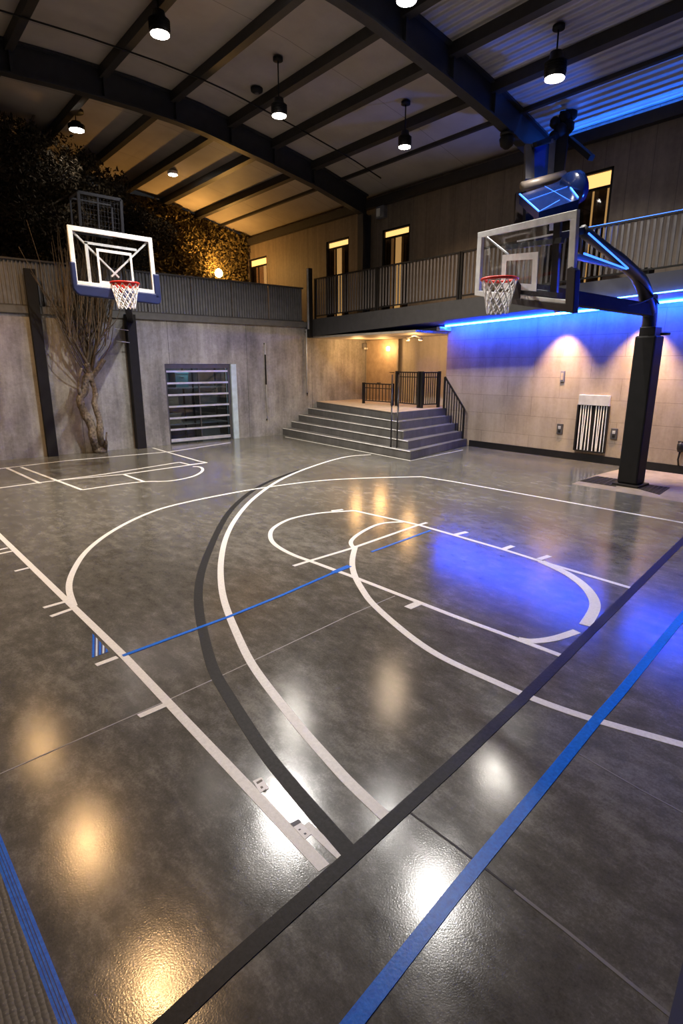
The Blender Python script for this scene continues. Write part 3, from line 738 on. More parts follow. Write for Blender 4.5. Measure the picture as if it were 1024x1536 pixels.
w = MB(); w.bar(elbow, bkbot, .16, .19); w.build('lower_arm', M['matte'], hoop)
e2 = onY(935, 402, YA)
w = MB(); w.bar(e2, R.P(.9, .55, -.12), .06, .06); w.build('middle_arm', M['steel'], hoop)
w = MB(); w.bar(R.P(.8, .95, -.06), R.P(.8, .1, -.06), .09, .05); w.bar(R.P(.3, .72, -.06), R.P(.85, .72, -.06), .06, .06); w.bar(R.P(.42, .12, -.06), R.P(.85, .12, -.06), .09, .06)
w.bar(R.P(.8, .72, -.06), bktop, .06, .06); w.bar(R.P(.75, .12, -.06), bkbot, .08, .08); w.build('back_frame', M['steel'], hoop)
MB().bar(R.P(.06, .93, -.035), R.P(.33, .62, -.05), .02, .02).build('brace', M['white'], hoop)
MB().bar(R.P(.42, .78, -.05), R.P(.80, .80, -.05), .018, .018).build('brace', M['white'], hoop)
off = Vector((0, -.10, -.02))
MB().bar(apex+off+Vector((0, 0, -.03)), onY(934, 397, YA)+off+Vector((-.02, 0, -.05)), .014, .02).build('glow_line', M['blueglow'], hoop)  # glowing line put in for blue light reflected along the boom underside
MB().bar(R.P(.98, .56, -.10)+Vector((0, -.05, .0)), e2+Vector((0, -.05, -.02)), .014, .02).build('glow_line', M['blueglow'], hoop)  # same added glow for the blue reflection along the middle arm
w = MB()
w.tube(arc([elbow+Vector((-.05, -.14, .1)), (10.4, YA-.1, 3.42), (10.0, YA, 3.62)]), .015, 6); w.tube(arc([elbow+Vector((-.1, -.14, .25)), (10.2, YA-.12, 3.2), (9.7, YA-.05, 3.12)]), .012, 6)
w.build('cable', M['black'], hoop)

# left hoop
YH = 11.6
Lb = Board([onY(*p, YH) for p in ((100, 337), (227, 357), (236, 448), (111, 433))], (0, -1, 0))
hoop2 = thing('basketball_hoop', 'basketball hoop with navy edge pad hanging out from the left concrete wall', 'basketball hoop', (5.66, YL-.1, 0), 'basketball hoops')
Lb.slab(MB(), .03, .97, .04, .97, -.008, .004).build('backboard_glass', M['boardglass'], hoop2)
w = MB(); Lb.frame(w, 0, 1, .06, 1, .05, .075, -.03, .02); w.build('backboard_frame', M['white'], hoop2, .004)
w = MB(); Lb.slab(w, -.015, .04, .0, .43, -.05, .04); Lb.slab(w, .965, 1.045, .0, .41, -.05, .04); Lb.poly(w, [(-.015, .0), (.02, -.07), (.05, -.10), (1.0, -.10), (1.03, -.07), (1.045, .0), (1.045, .08), (-.015, .08)], -.05, .04); w.build('edge_pad', M['blue'], hoop2, .02)['label'] = 'navy blue edge padding round the lower half'
w = MB(); Lb.frame(w, .30, .72, .14, .70, .025, .045, .005, .009); w.build('target_square', M['white'], hoop2)
w = MB(); Lb.slab(w, .18, .215, .10, .78, -.04, -.02); Lb.slab(w, .18, .80, .75, .79, -.04, -.02); w.build('back_frame', M['white'], hoop2)
MB().bar(Lb.P(.05, .93, -.04), Lb.P(.55, .28, -.06), .04, .03).build('brace', M['white'], hoop2)
MB().bar(Lb.P(.95, .93, -.04), Lb.P(.46, .28, -.06), .05, .03).build('brace', M['white'], hoop2)
rc2 = onY(187, 425, YH-.42)
ring(rc2, .25, .018).build('rim', M['rim'], hoop2)
w = MB(); w.add([rc2+Vector((.25*math.cos(a)*s, .25*math.sin(a)*s, z)) for s, z in ((1, .0), (.96, -.06)) for a in np.linspace(0, 2*math.pi, 24, endpoint=False)], [(i, (i+1) % 24, 24+(i+1) % 24, 24+i) for i in range(24)], True); w.build('rim_guard', M['rim'], hoop2)
w = MB(); w.hexa([(rc2.x-.1, YH-.01, rc2.z+.06), (rc2.x+.1, YH-.01, rc2.z+.06), (rc2.x+.1, YH-.01, rc2.z-.14), (rc2.x-.1, YH-.01, rc2.z-.14)], [(rc2.x-.08, YH-.2, rc2.z+.02), (rc2.x+.08, YH-.2, rc2.z+.02), (rc2.x+.08, YH-.2, rc2.z-.03), (rc2.x-.08, YH-.2, rc2.z-.03)]); w.build('rim_bracket', M['rim'], hoop2)
net_mesh(rc2-Vector((0, 0, .02)), .245, .42).build('net', M['net'], hoop2)
MB().box(5.53, 5.78, YL-.24, YL-.055, 0.002, 3.45).build('pole', M['black'], hoop2, .01)
w = MB(); w.bar((5.65, YL-.2, 3.34), Lb.P(.62, .02, -.1), .14, .16); w.bar((5.65, YL-.2, 3.3), Lb.P(.62, .6, -.1), .08, .08); w.build('arm', M['blackmetal'], hoop2)
w = MB(); w.bar(Lb.P(.35, .2, -.08), Lb.P(.62, .02, -.1), .06, .06); w.bar(Lb.P(.62, .02, -.08), Lb.P(.62, .75, -.08), .06, .04); w.build('mounting_frame', M['blackmetal'], hoop2)
for z in (2.75, 3.05): MB().tube([(5.55, YL-.26, z), (5.2, YL-.3, z+.03)], .01, 6).build('peg', M['alu'], hoop2)

# dark wire cage standing on top of the left backboard
YC = YH+.08
q = [onY(*p, YC) for p in ((117, 288), (181, 300), (184, 351), (121, 341))]
w = MB()
for k in range(4): w.bar(q[k], q[(k+1) % 4], .045, .05)
for k in range(4): w.bar(q[k]+Vector((0, .5, 0)), q[(k+1) % 4]+Vector((0, .5, 0)), .03, .03); w.bar(q[k], q[k]+Vector((0, .5, 0)), .03, .03)
w.bar(onY(146, 294, YC), onY(149, 346, YC), .025, .03); cage = w.build('equipment_cage', plain('glossy_black_metal', (.012, .012, .016), .3, .2), hoop2); cage['label'] = 'dark wire cage above the backboard'
w = MB()
for k in range(1, 12): w.bar(q[0].lerp(q[1], k/12), q[3].lerp(q[2], k/12), .0035, .0035)
for k in range(1, 7): w.bar(q[0].lerp(q[3], k/7), q[1].lerp(q[2], k/7), .0035, .0035)
wm = w.build('wire_mesh', plain('shiny_wire', (.05, .05, .06), .3, .6), cage)
# ------------------------------------------------------------------ lamps
def spot(loc, power, color, size=2.4, blend=.7, radius=.09):
    l = bpy.data.lights.new('lamp_light', 'SPOT'); l.energy = power; l.color = color; l.spot_size = size; l.spot_blend = blend; l.shadow_soft_size = radius
    o = bpy.data.objects.new('lamp_light', l); COL.objects.link(o); o.location = loc; return o
def pendant(x, y, zface, r, hh, label, mat, power, color, rod=True, can=.10, size=2.3):
    zc = roofz(x)-.02
    t = thing('pendant_lamp', label, 'lamp', (x, y, zface), 'hall pendant lamps')
    MB().lathe((x, y, 0), [(.02, zc-.07), (can, zc-.06), (can, zc-.005), (.03, zc)], 20).build('canopy', M['black'], t)
    top = zface+hh
    if rod: MB().tube([(x, y, top), (x, y, zc-.05)], .014, 8).build('rod', M['black'], t)
    MB().lathe((x, y, 0), [(r, zface+.012), (r*1.02, zface+.03), (r*.98, zface+hh*.62), (r*.7, zface+hh*.7), (r*.62, zface+hh*.95), (.03, top)], 24).build('housing', M['blackmetal'], t)
    w = MB()
    for k in range(5): w.lathe((x, y, 0), [(r*.95, zface+hh*(.2+.09*k)), (r*1.1, zface+hh*(.2+.09*k)+.006), (r*.95, zface+hh*(.2+.09*k)+.012)], 24)
    w.build('cooling_fins', M['black'], t)
    MB().lathe((x, y, 0), [(r*.95, zface+.0), (r*.97, zface+.02), (r*.5, zface+.021)], 24).build('diffuser', mat, t)
    spot((x, y, zface-.03), power, color, size)
    return t
WH = (1., .93, .83); CO = (1., .96, .9); WM = (1., .58, .25)
pendant(4.98, 10.83, 7.70, .165, .36, 'large cylindrical pendant lamp at top left, hung close under a purlin', M['lamp'], 700, WH, size=1.5)
pendant(7.52, 10.98, 7.12, .15, .34, 'pendant lamp on a rod near the middle of the far roof beam', M['lamp'], 600, WH)
pendant(10.12, 9.93, 6.84, .135, .34, 'pendant lamp hung on thin rod in front of the upper wall', M['lamp'], 500, (1., .72, .45))
pendant(10.05, 6.31, 6.95, .17, .42, 'large bright pendant lamp at top right under blue lit ceiling', M['pinklamp'], 600, WH)
pendant(5.22, 16.51, 7.84, .18, .2, 'stubby ceiling lamp beside the dark tree foliage', M['lamp'], 110, WH, can=.2)
t = thing('recessed_lamp', 'small round ceiling lamp in orange lit panel beyond the roof beam', 'lamp', (8.53, 18.32, roofz(8.53)-.06))
MB().lathe((8.53, 18.32, roofz(8.53)-.04), [(.14, -.1), (.17, -.08), (.17, -.01), (.1, 0)], 20).build('housing', M['white'], t)
MB().lathe((8.53, 18.32, roofz(8.53)-.04), [(.13, -.112), (.135, -.1), (.06, -.099)], 20).build('diffuser', M['lamp'], t)
spot((8.53, 18.32, roofz(8.53)-.15), 60, WH)
# lamps of the same hall beyond the top edge of the frame (seen mirrored in the polished floor)
pendant(6.08, 9.2, 8.02, .19, .2, 'white hall lamp fixed to the ceiling above the centre arc', M['lampwhite'], 2100, CO, rod=False, can=.15)
pendant(7.45, 7.35, 7.62, .16, .3, 'white hall lamp beside the near roof beam at the top edge of the frame', M['lampwhite'], 250, CO, can=.12)
pendant(6.9, 5.5, 7.75, .19, .3, 'white hall lamp above the key near the camera', M['lampwhite'], 750, CO)
for i, y in enumerate((6.45, 9.8, 13.3, 16.6)):
    if i < 3: pendant(1.95, y, 6.65, .15, .34, ['warm lamp of left row nearest the camera', 'second warm lamp of left row above the court', 'third warm lamp of left row near the concrete wall'][i], M['warm'], 470, WM)

# ceiling fittings
def disc(x, y, label, r=.13, h=.1):
    z = roofz(x)
    t = thing('smoke_detector', label, 'smoke detector', (x, y, z-h), 'ceiling detectors')
    MB().lathe((x, y, z), [(r*.6, -h), (r, -h*.7), (r*1.05, -.01), (r*.5, .0)], 20).build('cover', M['black'], t)
    MB().lathe((x, y, z), [(r*.3, -h-.015), (r*.4, -h), (r*.2, -h+.01)], 14).build('sensor', M['findark'], t)
disc(7.84, 12.3, 'dark round detector on the ceiling beside the conduit')
t = thing('dome_camera', 'black dome camera under the end of the blue lit roof beam', 'camera', (11.3, 8.1, 6.9))
zz = roofz(11.3)-.6
MB().lathe((11.3, 8.1, zz), [(.05, -.30), (.13, -.24), (.16, -.12), (.12, -.06)], 18).build('dome', M['black'], t)
MB().lathe((11.3, 8.1, zz), [(.12, -.06), (.15, -.05), (.15, -.002), (.1, 0)], 18).build('mount', M['blackmetal'], t)
t = thing('wall_floodlight', 'small grey box floodlight on upper wall above the middle doorway', 'floodlight', onX(575, 319, XR-.05))
p = onX(575, 319, XR)
MB().box(XR-.16, XR-.002, p.y-.17, p.y+.17, p.z-.16, p.z+.16).build('housing', M['fin'], t, .012); MB().box(XR-.175, XR-.16, p.y-.02, p.y+.13, p.z-.12, p.z+.1).build('lens', M['label'], t, .004)
# equipment rig under the beam end
DR = 11.75
rig = thing('equipment_rig', 'dark equipment rig hung under roof beam with blue lit glass box', 'equipment rig', dep(830, 290, DR))
tp = dep(848, 175, DR); lo = dep(836, 268, DR)
w = MB(); w.bar(dep(836, 272, DR), Vector((tp.x, tp.y, roofz(tp.x)-.02)), .22, .16); w.build('mast', M['black'], rig, .01)
w = MB()
for (x, y, r) in ((832, 184, .10), (846, 178, .12), (858, 172, .10), (840, 196, .13), (852, 190, .12), (830, 204, .09)): 
    c = dep(x, y, DR-.05); w.lathe(c, [(r*.5, -r), (r, -r*.5), (r, r*.5), (r*.5, r)], 12)
w.bar(dep(862, 163, DR), dep(850, 180, DR), .12, .12); w.build('clamp_cluster', M['black'], rig)
w = MB(); w.bar(dep(853, 208, DR), dep(887, 237, DR-.5), .12, .1); w.bar(dep(802, 217, DR-.3), dep(840, 203, DR), .09, .09); w.build('outrigger', M['black'], rig)
q0 = [dep(*p, DR-.1) for p in ((796, 220), (828, 212), (825, 266), (796, 272))]
w = MB()
for k in range(4): w.bar(q0[k], q0[(k+1) % 4], .12, .07)
w.bar(q0[0]+Vector((-.12, 0, 0)), q0[3]+Vector((-.12, 0, 0)), .12, .1); w.build('side_frame', M['findark'], rig)
w = MB(); w.hexa(q0, [p+FW*.03 for p in q0]); w.build('side_glass', plain('blue_lit_glass', (.012, .05, .34), .12), rig)  # blue light falling on the pane is put into its colour
w = MB(); w.tube([dep(783, 280, DR-.55), dep(846, 263, DR-.35)], .09, 14); w.build('roller_tube', M['rose'], rig)
gq = [dep(779, 292, DR-.75), dep(846, 270, DR-.45), dep(868, 299, DR-1.2), dep(808, 318, DR-1.5)]
w = MB(); w.hexa(gq, [p-Vector((0, 0, .16)) for p in gq]); w.build('glass_box', plain('dark_blue_gloss', (.004, .011, .06), .16), rig)
w = MB(); e = Vector((0, 0, .012))
w.bar(gq[0]+e, gq[3]+e, .025, .02); w.bar(gq[2].lerp(gq[1], .75)+e, gq[2].lerp(gq[1], .05)+e, .02, .02); w.bar(gq[3].lerp(gq[2], .02)+e, gq[3].lerp(gq[2], .62)+(gq[0]-gq[3])*.2+e, .008, .006); w.bar(gq[0].lerp(gq[1], .55)+e, gq[3].lerp(gq[2], .8)+e, .005, .004); w.bar(gq[0].lerp(gq[3], .4)+e, gq[1].lerp(gq[2], .35)+e, .006, .004); w.build('glow_line', M['blueglow'], rig)  # glowing lines put in for blue reflections on the glass box
c = dep(858, 283, DR-.75)
w = MB(); ax = (gq[1]-gq[0]).normalized(); w.tube([c-ax*.05, c+ax*.12], .3, 24); w.build('round_end_cap', plain('dark_navy_gloss', (.003, .008, .04), .2), rig)
w = MB(); q1 = [dep(*p, DR+.2) for p in ((774, 288), (800, 288), (800, 332), (772, 332))]; w.hexa(q1, [p+FW*.1 for p in q1]); w.build('rear_panel', M['matte'], rig)
w = MB(); w.bar(dep(832, 306, DR-.9), dep(830, 345, DR-.6), .16, .05); w.build('white_bracket', M['white'], rig)
w = MB(); w.bar(dep(787, 284, DR-.3), dep(786, 330, DR+.2), .06, .06); w.build('rear_strut', M['black'], rig)

# ------------------------------------------------------------------ right wall fittings
def plate(y, z, label):
    t = thing('wall_switch', label, 'switch', (XR-.03, y, z))
    MB().box(XR-.03, XR-.002, y-.055, y+.055, z-.13, z+.13).build('cover_plate', M['fin'], t, .008)
    MB().box(XR-.042, XR-.03, y-.028, y+.028, z-.08, z+.08).build('rocker', M['wood'], t, .004)
plate(7.2, 1.93, 'tall narrow switch plate on beige wall under the left pool of warm light')
def downlight(y, label, pw):
    z = zb(y); x = XR-.5
    t = thing('soffit_downlight', label, 'downlight', (x, y, z-.03), 'downlights under the balcony')
    MB().lathe((x, y, z), [(.055, -.03), (.07, -.028), (.07, -.001), (.03, 0)], 18).build('trim_ring', M['alu'], t)
    MB().lathe((x, y, z), [(.045, -.036), (.05, -.03), (.02, -.029)], 18).build('lens', M['warm'], t)
    o = spot((x, y, z-.05), pw, (1., .66, .33), 1.35, .85, .03); o.rotation_euler = (0, math.radians(-13), 0)
downlight(7.2, 'small downlight under balcony edge left of the hoop pole', 460)
downlight(5.4, 'small downlight under balcony edge behind the hoop pole', 620)
downlight(2.6, 'small downlight under balcony edge past the right edge of view', 520)
def outlet(y, z, label):
    t = thing('wall_outlet', label, 'outlet', (XR-.02, y, z), 'outlets on the beige wall')
    MB().box(XR-.03, XR-.002, y-.075, y+.075, z-.12, z+.12).build('cover_plate', M['findark'], t, .006)
    MB().box(XR-.045, XR-.03, y-.035, y+.035, z+.0, z+.07).build('socket', M['alu'], t, .004)
    MB().box(XR-.04, XR-.03, y-.03, y+.03, z-.085, z-.03).build('socket', M['black'], t, .004)
outlet(7.14, .70, 'dark outlet plate left of the striped vent on beige wall')
outlet(5.83, .70, 'dark outlet plate between striped vent and hoop pole')
t = thing('wall_vent', 'tall vent with vertical pale slats and brushed metal top on beige wall', 'vent', (XR-.04, 6.37, .25))
MB().box(XR-.012, XR-.002, 6.02, 6.70, .25, 1.32).build('recess_panel', M['black'], t)
w = MB(); w.box(XR-.06, XR-.002, 6.0, 6.72, 1.30, 1.53); w.build('top_plate', M['alu'], t, .006)
w = MB(); w.box(XR-.06, XR-.002, 5.985, 6.02, .24, 1.30); w.box(XR-.06, XR-.002, 6.7, 6.735, .24, 1.30); w.box(XR-.06, XR-.002, 6.02, 6.7, .23, .26); w.build('frame', M['blackmetal'], t)
for i in range(11):
    if i in (5,): continue
    y = 6.05+i*.06; MB().bar((XR-.03, y+(.018*((i*7) % 3-1)), .262), (XR-.03, y, 1.298), .016, .02).build('slat', M['white'], t)
t = thing('wall_valve', 'dark valve with short hose on the beige wall at the right edge', 'valve', (XR-.06, 4.45, .6))
MB().lathe((XR-.06, 4.42, .56), [(.05, -.1), (.07, -.04), (.07, .06), (.03, .1)], 14).build('valve_body', M['blackmetal'], t)
MB().tube([(XR-.06, 4.42, .47), (XR-.05, 4.44, .3), (XR-.04, 4.42, .174)], .018, 8).build('hose', M['black'], t)
MB().tube([(XR-.06, 4.36, .66), (XR-.06, 4.48, .66)], .02, 8).build('handle', M['black'], t)
MB().box(XR-.05, XR-.002, 4.38, 4.46, .5, .62).build('bracket', M['blackmetal'], t)
# pipes on the left wall
t = thing('wall_rod', 'thin steel rod with dark upper sleeve on concrete wall right of glazed door', 'rod', (9.78, YL-.05, .5), 'rods on the concrete wall')
MB().tube([(9.78, YL-.045, .5), (9.78, YL-.045, 2.85)], .012, 8).build('rod', M['alu'], t); MB().tube([(9.78, YL-.045, 1.6), (9.78, YL-.045, 2.5)], .024, 8).build('sleeve', M['black'], t)
for z in (.52, 2.82): MB().box(9.765, 9.795, YL-.05, YL-.001, z-.015, z+.015).build('clip', M['black'], t)
t = thing('wall_rod', 'thin pale rod hanging on concrete wall below the corner post', 'rod', (11.36, YL-.05, 1.2), 'rods on the concrete wall')
MB().tube([(11.36, YL-.05, 1.3), (11.36, YL-.05, 3.3)], .022, 8).build('rod', M['alu'], t); MB().lathe((11.36, YL-.05, 1.2), [(.004, 0), (.022, .1), (.02, .12)], 10).build('tip', M['black'], t)
MB().box(11.34, 11.38, YL-.05, YL-.001, 3.2, 3.24).build('clip', M['black'], t)

# LED strip under the balcony, blue floods on the walkway
w = MB(); y0, y1 = -5, 10.6
w.bar((XR-.3, y0, zb(y0)-.028), (XR-.3, y1, zb(y1)-.028), .018, .045); 
led = thing('led_strip', 'bright blue light strip under balcony edge along the beige wall', 'light strip', (XR-.2, 5, 3.3))
w.build('diffuser', M['led'], led); MB().bar((XR-.33, y0, zb(y0)-.055), (XR-.33, y1, zb(y1)-.055), .05, .006).build('spill_shield', M['alu'], led); w = MB(); w.bar((XR-.3, y0, zb(y0)-.003), (XR-.3, y1, zb(y1)-.003), .10, .006); w.build('channel', M['alu'], led)  # plate below the strip added to keep blue spill off the floor
tag(MB().box(12.35, XR-.005, 10.62, 10.74, 3.10, 3.20).build('strip_end_box', M['white'], bevel=.01), 'small pale box at the end of blue light strip above the recess', 'box')
w = MB(); w.bar((XE-.07, 1.0, zb(1.0)+.02), (XE-.07, 6.6, zb(6.6)+.02), .016, .016); [MB().bar((XE-.09, y, zb(y)+.008), (XE-.002, y, zb(y)+.008), .03, .008).build('bracket', M['blackmetal'], led) for y in (1.2, 3.0, 4.8, 6.4)]; w.build('fascia_diffuser', M['ledfascia'], led)
fl_t = thing('balcony_floodlight', 'blue floodlight on the balcony floor behind the right railing', 'floodlight', (12.1, 5.3, zt(5.3)))
MB().box(11.98, 12.22, 5.15, 5.45, zt(5.3)+.05, zt(5.3)+.2).build('housing', M['black'], fl_t, .01)
MB().box(12.06, 12.14, 5.26, 5.34, zt(5.3)+.002, zt(5.3)+.05).build('bracket', M['blackmetal'], fl_t)
o = spot((12.1, 5.3, zt(5.3)+.26), 420, (.02, .14, 1.), .95, .6, .06); o.rotation_euler = Vector((10.9-12.1, 8.1-5.3, 7.2-4.1)).to_track_quat('-Z', 'Y').to_euler()
eave = thing('led_strip', 'hidden blue light strip along the top of upper wall under the ceiling edge', 'light strip', (12.72, 3, 7.0))
MB().box(12.74, 12.80, -3.9, 7.95, 6.985, 7.0).build('diffuser', M['ledeave'], eave)
# recess lights
def point(name, loc, e, col, r=.05):
    l = bpy.data.lights.new(name, 'POINT'); l.energy = e; l.color = col; l.shadow_soft_size = r
    o = bpy.data.objects.new(name, l); COL.objects.link(o); o.location = loc; return o
t = thing('ceiling_fitting', 'twin-head warm lamp under the recess ceiling beside the beige wall', 'lamp', (12.4, 11.6, 2.95))
c = Vector((12.4, 11.6, 3.03))
MB().lathe(c, [(.06, -.05), (.1, -.03), (.1, -.001)], 16).build('canopy', M['alu'], t)
for s in (-1, 1):
    MB().tube([c+Vector((0, 0, -.04)), c+Vector((s*.05, -s*.2, -.08))], .012, 6).build('arm', M['alu'], t)
    h = MB().lathe(c+Vector((s*.05, -s*.2, -.1)), [(.05, -.06), (.06, -.04), (.04, .03)], 14).build('lamp_head', M['alu'], t)
    MB().lathe(c+Vector((s*.05, -s*.2, -.1)), [(.045, -.066), (.05, -.058), (.02, -.057)], 14).build('bulb', M['warmdim'], h)
point('fitting_light', (12.4, 11.6, 2.75), 28, (1., .56, .21), .18)
t = thing('wall_lamp', 'warm round lamp on back wall above the recess door', 'lamp', (13.9, 14.15, 2.85))
MB().lathe((13.87, 14.15, 2.72), [(.03, -.08), (.06, -.06), (.07, .04), (.03, .08)], 16).build('shade', M['warmdim'], t); MB().box(13.88, 13.99, 14.12, 14.18, 2.7, 2.74).build('bracket', M['blackmetal'], t)
point('door_lamp_light', (13.6, 14.15, 2.7), 28, (1., .56, .21), .18)
t = thing('emergency_light', 'small twin emergency light high in the recess corner', 'light', (13.9, 15.2, 2.85))
MB().box(13.80, 13.985, 15.29, 15.395, 2.78, 2.92).build('case', M['fin'], t, .01)
for s in (-1, 1): MB().lathe((13.89+s*.06, 15.26, 2.75), [(.02, -.04), (.045, -.03), (.04, .03)], 12).build('lamp_head', M['label'], t)
point('corner_wash', (12.9, 14.6, 2.8), 28, (1., .56, .21), .18)
t = tag(MB().box(11.9, 11.98, 9.905, 9.93, .27, .31).build('step_light', M['ledwhite']), 'tiny pale light set in the riser at right end of stairs', 'light') if False else None

l = bpy.data.lights.new('store_fill', 'POINT'); l.energy = 22; l.color = (.8, .92, 1.); l.shadow_soft_size = .1  # unseen lamp added to brighten the shelves behind the door glass
o = bpy.data.objects.new('store_fill', l); COL.objects.link(o); o.location = (7.6, YL+.5, 2.3)
ribbon('court_line', W, 'thin white line along the foot of the lowest stair step', [(428, 655.5), (615.5, 691.2), (694, 675)], .035, smooth=False)
# ------------------------------------------------------------------ greenery
def leaf_cloud(centers, n, size, rng):
    vs = []; fs = []
    C = np.array([c[0] for c in centers]); Rr = np.array([c[1] for c in centers])
    wt = Rr[:, 0]*Rr[:, 1]*Rr[:, 2]; idx = rng.choice(len(C), n, p=wt/wt.sum())
    d = rng.normal(size=(n, 3)); d /= np.linalg.norm(d, axis=1)[:, None]; rad = rng.random(n)**.42
    p = C[idx]+d*Rr[idx]*rad[:, None]
    return p
def leaves_mesh(P, size, rng):
    n = len(P)
    a = rng.normal(size=(n, 3)); a /= np.linalg.norm(a, axis=1)[:, None]
    b = np.cross(a, rng.normal(size=(n, 3))); b /= np.linalg.norm(b, axis=1)[:, None]
    s = size*(.6+.8*rng.random(n))[:, None]; nn = np.cross(a, b)
    v = np.stack([P-a*s, P+b*s*.38+nn*s*.12, P+a*s, P-b*s*.38+nn*s*.12], 1).reshape(-1, 3)
    f = [(4*i, 4*i+1, 4*i+2, 4*i+3) for i in range(n)]
    return [tuple(x) for x in v], f
rng = np.random.default_rng(3)
# clipped hedge wall at the end of the terrace
def hedge_top(x): return np.minimum(np.interp(x, PX, PZ)-.03, 7.9+.0*x)
hp = thing('hedge_wall', 'tall dark hedge wall behind terrace railing, lit orange near the lamp', 'hedge', (7, 21.5, 3.45))
n = 26000
x = rng.uniform(1.5, 12.75, n); z = 3.45+rng.random(n)*(hedge_top(x)-3.5)
y = 21.25-.25*rng.random(n)**1.5+.12*np.sin(x*2.1+z*1.3)
v, f = leaves_mesh(np.stack([x, y, z], 1), .085, rng)
MB().add(v, f).build('leaves', M['hedge'], hp)
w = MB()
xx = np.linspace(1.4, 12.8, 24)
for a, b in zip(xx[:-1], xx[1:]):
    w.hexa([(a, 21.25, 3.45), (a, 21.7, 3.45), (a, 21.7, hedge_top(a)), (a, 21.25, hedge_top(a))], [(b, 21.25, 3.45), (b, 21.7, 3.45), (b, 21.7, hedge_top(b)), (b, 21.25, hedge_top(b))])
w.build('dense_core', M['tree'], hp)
# hedge lamp
hl = onY(328, 410, 20.6)
t = thing('garden_lamp', 'glowing orange garden lamp in front of the hedge behind the railing', 'lamp', (hl.x, hl.y, 3.45))
MB().tube([(hl.x, hl.y, 3.452), (hl.x, hl.y, hl.z-.12)], .025, 8).build('stem', M['black'], t)
MB().lathe((hl.x, hl.y, hl.z), [(.05, -.14), (.13, -.08), (.15, .02), (.10, .12), (.03, .16)], 18).build('globe', M['warm'], t)
point('garden_light', (hl.x, hl.y-.05, hl.z+.28), 150, (1., .50, .12), .15)
o = spot((hl.x, hl.y, hl.z+.25), 380, (1., .50, .12), 1.5, .8, .12); o.rotation_euler = Vector((7.9-hl.x, 19.9-hl.y, 7.9-hl.z)).to_track_quat('-Z', 'Y').to_euler()
# background tree on the terrace
bt = thing('leafy_tree', 'dark leafy tree filling upper left behind the ribbed railing', 'tree', (3.2, 17.4, 3.45))
def px_pt(x, y, Y): return np.array(onY(x, y, Y))
cl = []
for (x, y, Y, r) in [(30, 330, 17, 1.0), (110, 350, 17.2, .9), (60, 250, 17.4, 1.0), (150, 300, 18, .9), (0, 250, 17, 1.0), (20, 180, 17.4, .55), (80, 190, 17.8, .55), (55, 165, 17.6, .45), (120, 245, 18, .6), (190, 330, 18.6, .8), (170, 275, 18.6, .55), (230, 350, 19.2, .8), (-40, 200, 17, 1.0), (-60, 320, 17, 1.2), (20, 390, 16.8, .6), (90, 395, 16.8, .6), (200, 385, 18.2, .7), (140, 375, 17.4, .7)]:
    c = px_pt(x, y, Y); cl.append((c, np.array([r, r*.8, r*.75])))
P = leaf_cloud(cl, 30000, .1, rng); P = P[P[:, 2] < np.interp(P[:, 0], PX, PZ)-.25]; P = P[P[:, 1] > YL+.3]
v, f = leaves_mesh(P, .062, rng); MB().add(v, f).build('foliage', M['tree'], bt)
w = MB(); base = Vector((2.9, 17.2, 3.45)); w.tube(arc([base, (2.8, 17.2, 4.6), (3.0, 17.4, 6.0), (3.1, 17.5, 7.2)]), .1, 8)
for c, r in cl[:14]: w.tube(arc([(2.9, 17.3, 4.2+random.random()*1.6), (Vector(c)+Vector((2.9, 17.3, 5.2)))/2+Vector((0, 0, .1)), Vector(c)]), .03, 6)
w.build('trunk', M['twig'], bt)
# bare twisted tree at the wall
tr = thing('bare_tree', 'bare tree with twisted double trunk standing against the concrete wall', 'tree', flr(148, 675))
YT = 15.0
def tp_(x, y, Y=YT): return onY(x, y, Y)
w = MB()
def knotty(pts, r0, r1):
    q = arc(pts); n_ = len(q); kr = random.Random(11)
    rs = [(r0+(r1-r0)*k/n_)*(1+.05*math.sin(k*.9)+kr.uniform(-.05, .05)) for k in range(n_)]
    w.tube([p+Vector((kr.uniform(-.009, .009), kr.uniform(-.009, .009), 0)) for p in q], rs, 10)
knotty([flr(148, 678), tp_(141, 660), tp_(138, 640), tp_(127, 620, 15.02), tp_(120, 600), tp_(127, 586), tp_(128, 570), tp_(134, 560)], .12, .075)
knotty([flr(155, 677), tp_(151, 655, 14.9), tp_(149, 630, 14.9), tp_(142, 605, 14.92), tp_(143, 588, 14.95), tp_(136, 568)], .085, .06)
w.tube(arc([tp_(136, 572), tp_(134, 556), tp_(130, 545)]), [.09]*5+[.07]*8, 10)
w.tube(arc([flr(158, 678), tp_(159, 660, 14.85), tp_(160, 648, 14.85)]), [.05]*6+[.02]*7, 7)
w.lathe(flr(150, 679), [(.16, .002), (.16, .08), (.1, .2), (.03, .3)], 12)
w.tube(arc([tp_(138, 566), tp_(148, 552, 14.9), tp_(156, 539, 14.85)]), [.06]*13, 8); w.tube(arc([tp_(122, 596), tp_(118, 580, 14.9), tp_(122, 552, 14.9)]), [.05]*6+[.03]*7, 8)
w.build('trunk', M['bark'], tr)
w = MB()
rr = random.Random(5)
bases = [(130, 548), (133, 553), (137, 560), (135, 550), (140, 562)]
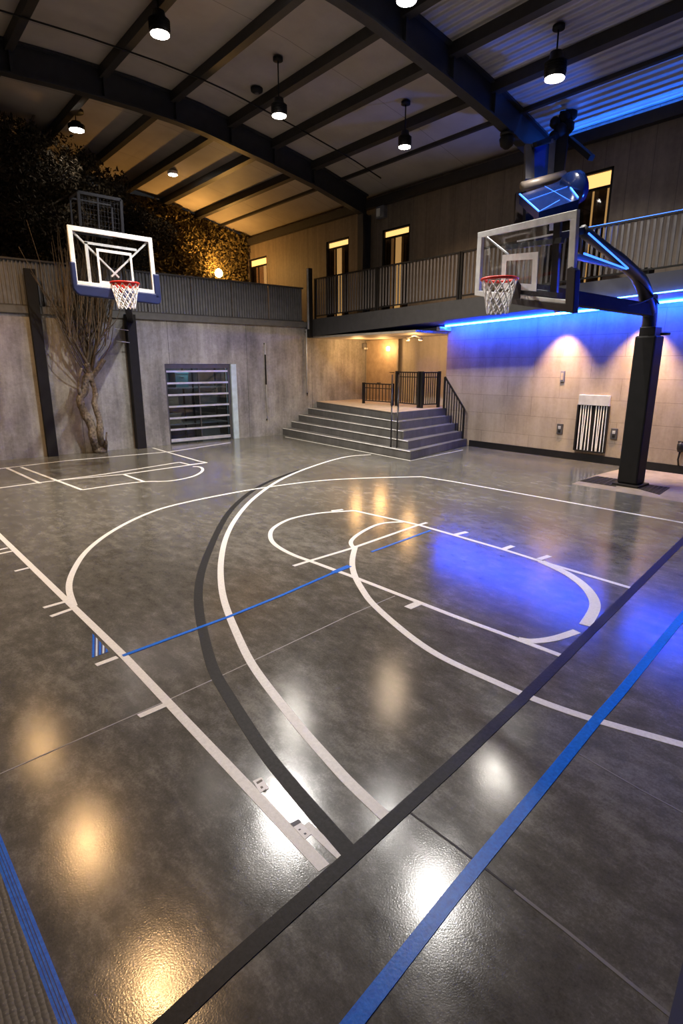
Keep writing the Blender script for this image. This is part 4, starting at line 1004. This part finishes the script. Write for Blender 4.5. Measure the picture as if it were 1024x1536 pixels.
def limb(bx, by, ex, ey, r0, sub=True):
    mx, my = bx+(ex-bx)*.45+rr.uniform(-6, 6), by+(ey-by)*.5
    Y0 = YT; Y1 = rr.uniform(14.55, 15.1)
    pts = arc([tp_(bx, by, Y0), tp_(mx, my, (Y0+Y1)/2), tp_(ex, ey, Y1)])
    n_ = len(pts); w.tube(pts, [r0*(1-.8*i/n_) for i in range(n_)], 5)
    return pts
for i in range(9):
    bx, by = rr.choice(bases); ex = [70, 88, 104, 118, 128, 136, 146, 158, 168][i]; ey = [440, 420, 430, 410, 400, 410, 430, 470, 480][i]
    pts = limb(bx, by, ex, ey, .045)
    for k in range(12):
        p = pts[rr.randint(4, len(pts)-2)]; e = p+Vector((rr.uniform(-.55, .55), rr.uniform(-.35, .1), rr.uniform(.5, 1.5)))
        e.y = min(e.y, 15.15); mid = (p+e)/2+Vector((rr.uniform(-.1, .1), 0, -.08))
        q = arc([p, mid, e]); w.tube(q, [.014*(1-.7*j/len(q)) for j in range(len(q))], 4, False)
for i in range(120):
    x0 = rr.uniform(95, 165); x1 = x0+(x0-130)*.35+rr.uniform(-12, 12)
    y0 = rr.uniform(455, 520); y1 = y0-rr.uniform(50, 130); Yq = rr.uniform(14.5, 15.1)
    q = arc([tp_(x0, y0, Yq), tp_((x0+x1)/2+rr.uniform(-4, 4), (y0+y1)/2, Yq), tp_(x1, y1, Yq)]); w.tube(q, [.011*(1-.6*j/len(q)) for j in range(len(q))], 4, False)
for (a, b, c) in (((128, 560), (95, 500), (40, 330)), ((130, 556), (82, 470), (28, 370)), ((140, 560), (164, 520), (170, 485))):
    q = arc([tp_(*a), tp_(*b, 14.7), tp_(*c, 14.6)]); w.tube(q, [.016*(1-.8*j/len(q)) for j in range(len(q))], 5)
w.build('branches', M['twig'], tr)

# ------------------------------------------------------------------ night sky, view
wd = bpy.data.worlds.new('night'); S.world = wd; wd.use_nodes = True
bg = wd.node_tree.nodes['Background']; bg.inputs[0].default_value = (.62, .6, .6, 1); bg.inputs[1].default_value = .02
S.view_settings.view_transform = 'Standard'; S.view_settings.look = 'None'; S.view_settings.exposure = 0.18; S.view_settings.gamma = 1; S.view_settings.use_curve_mapping = False
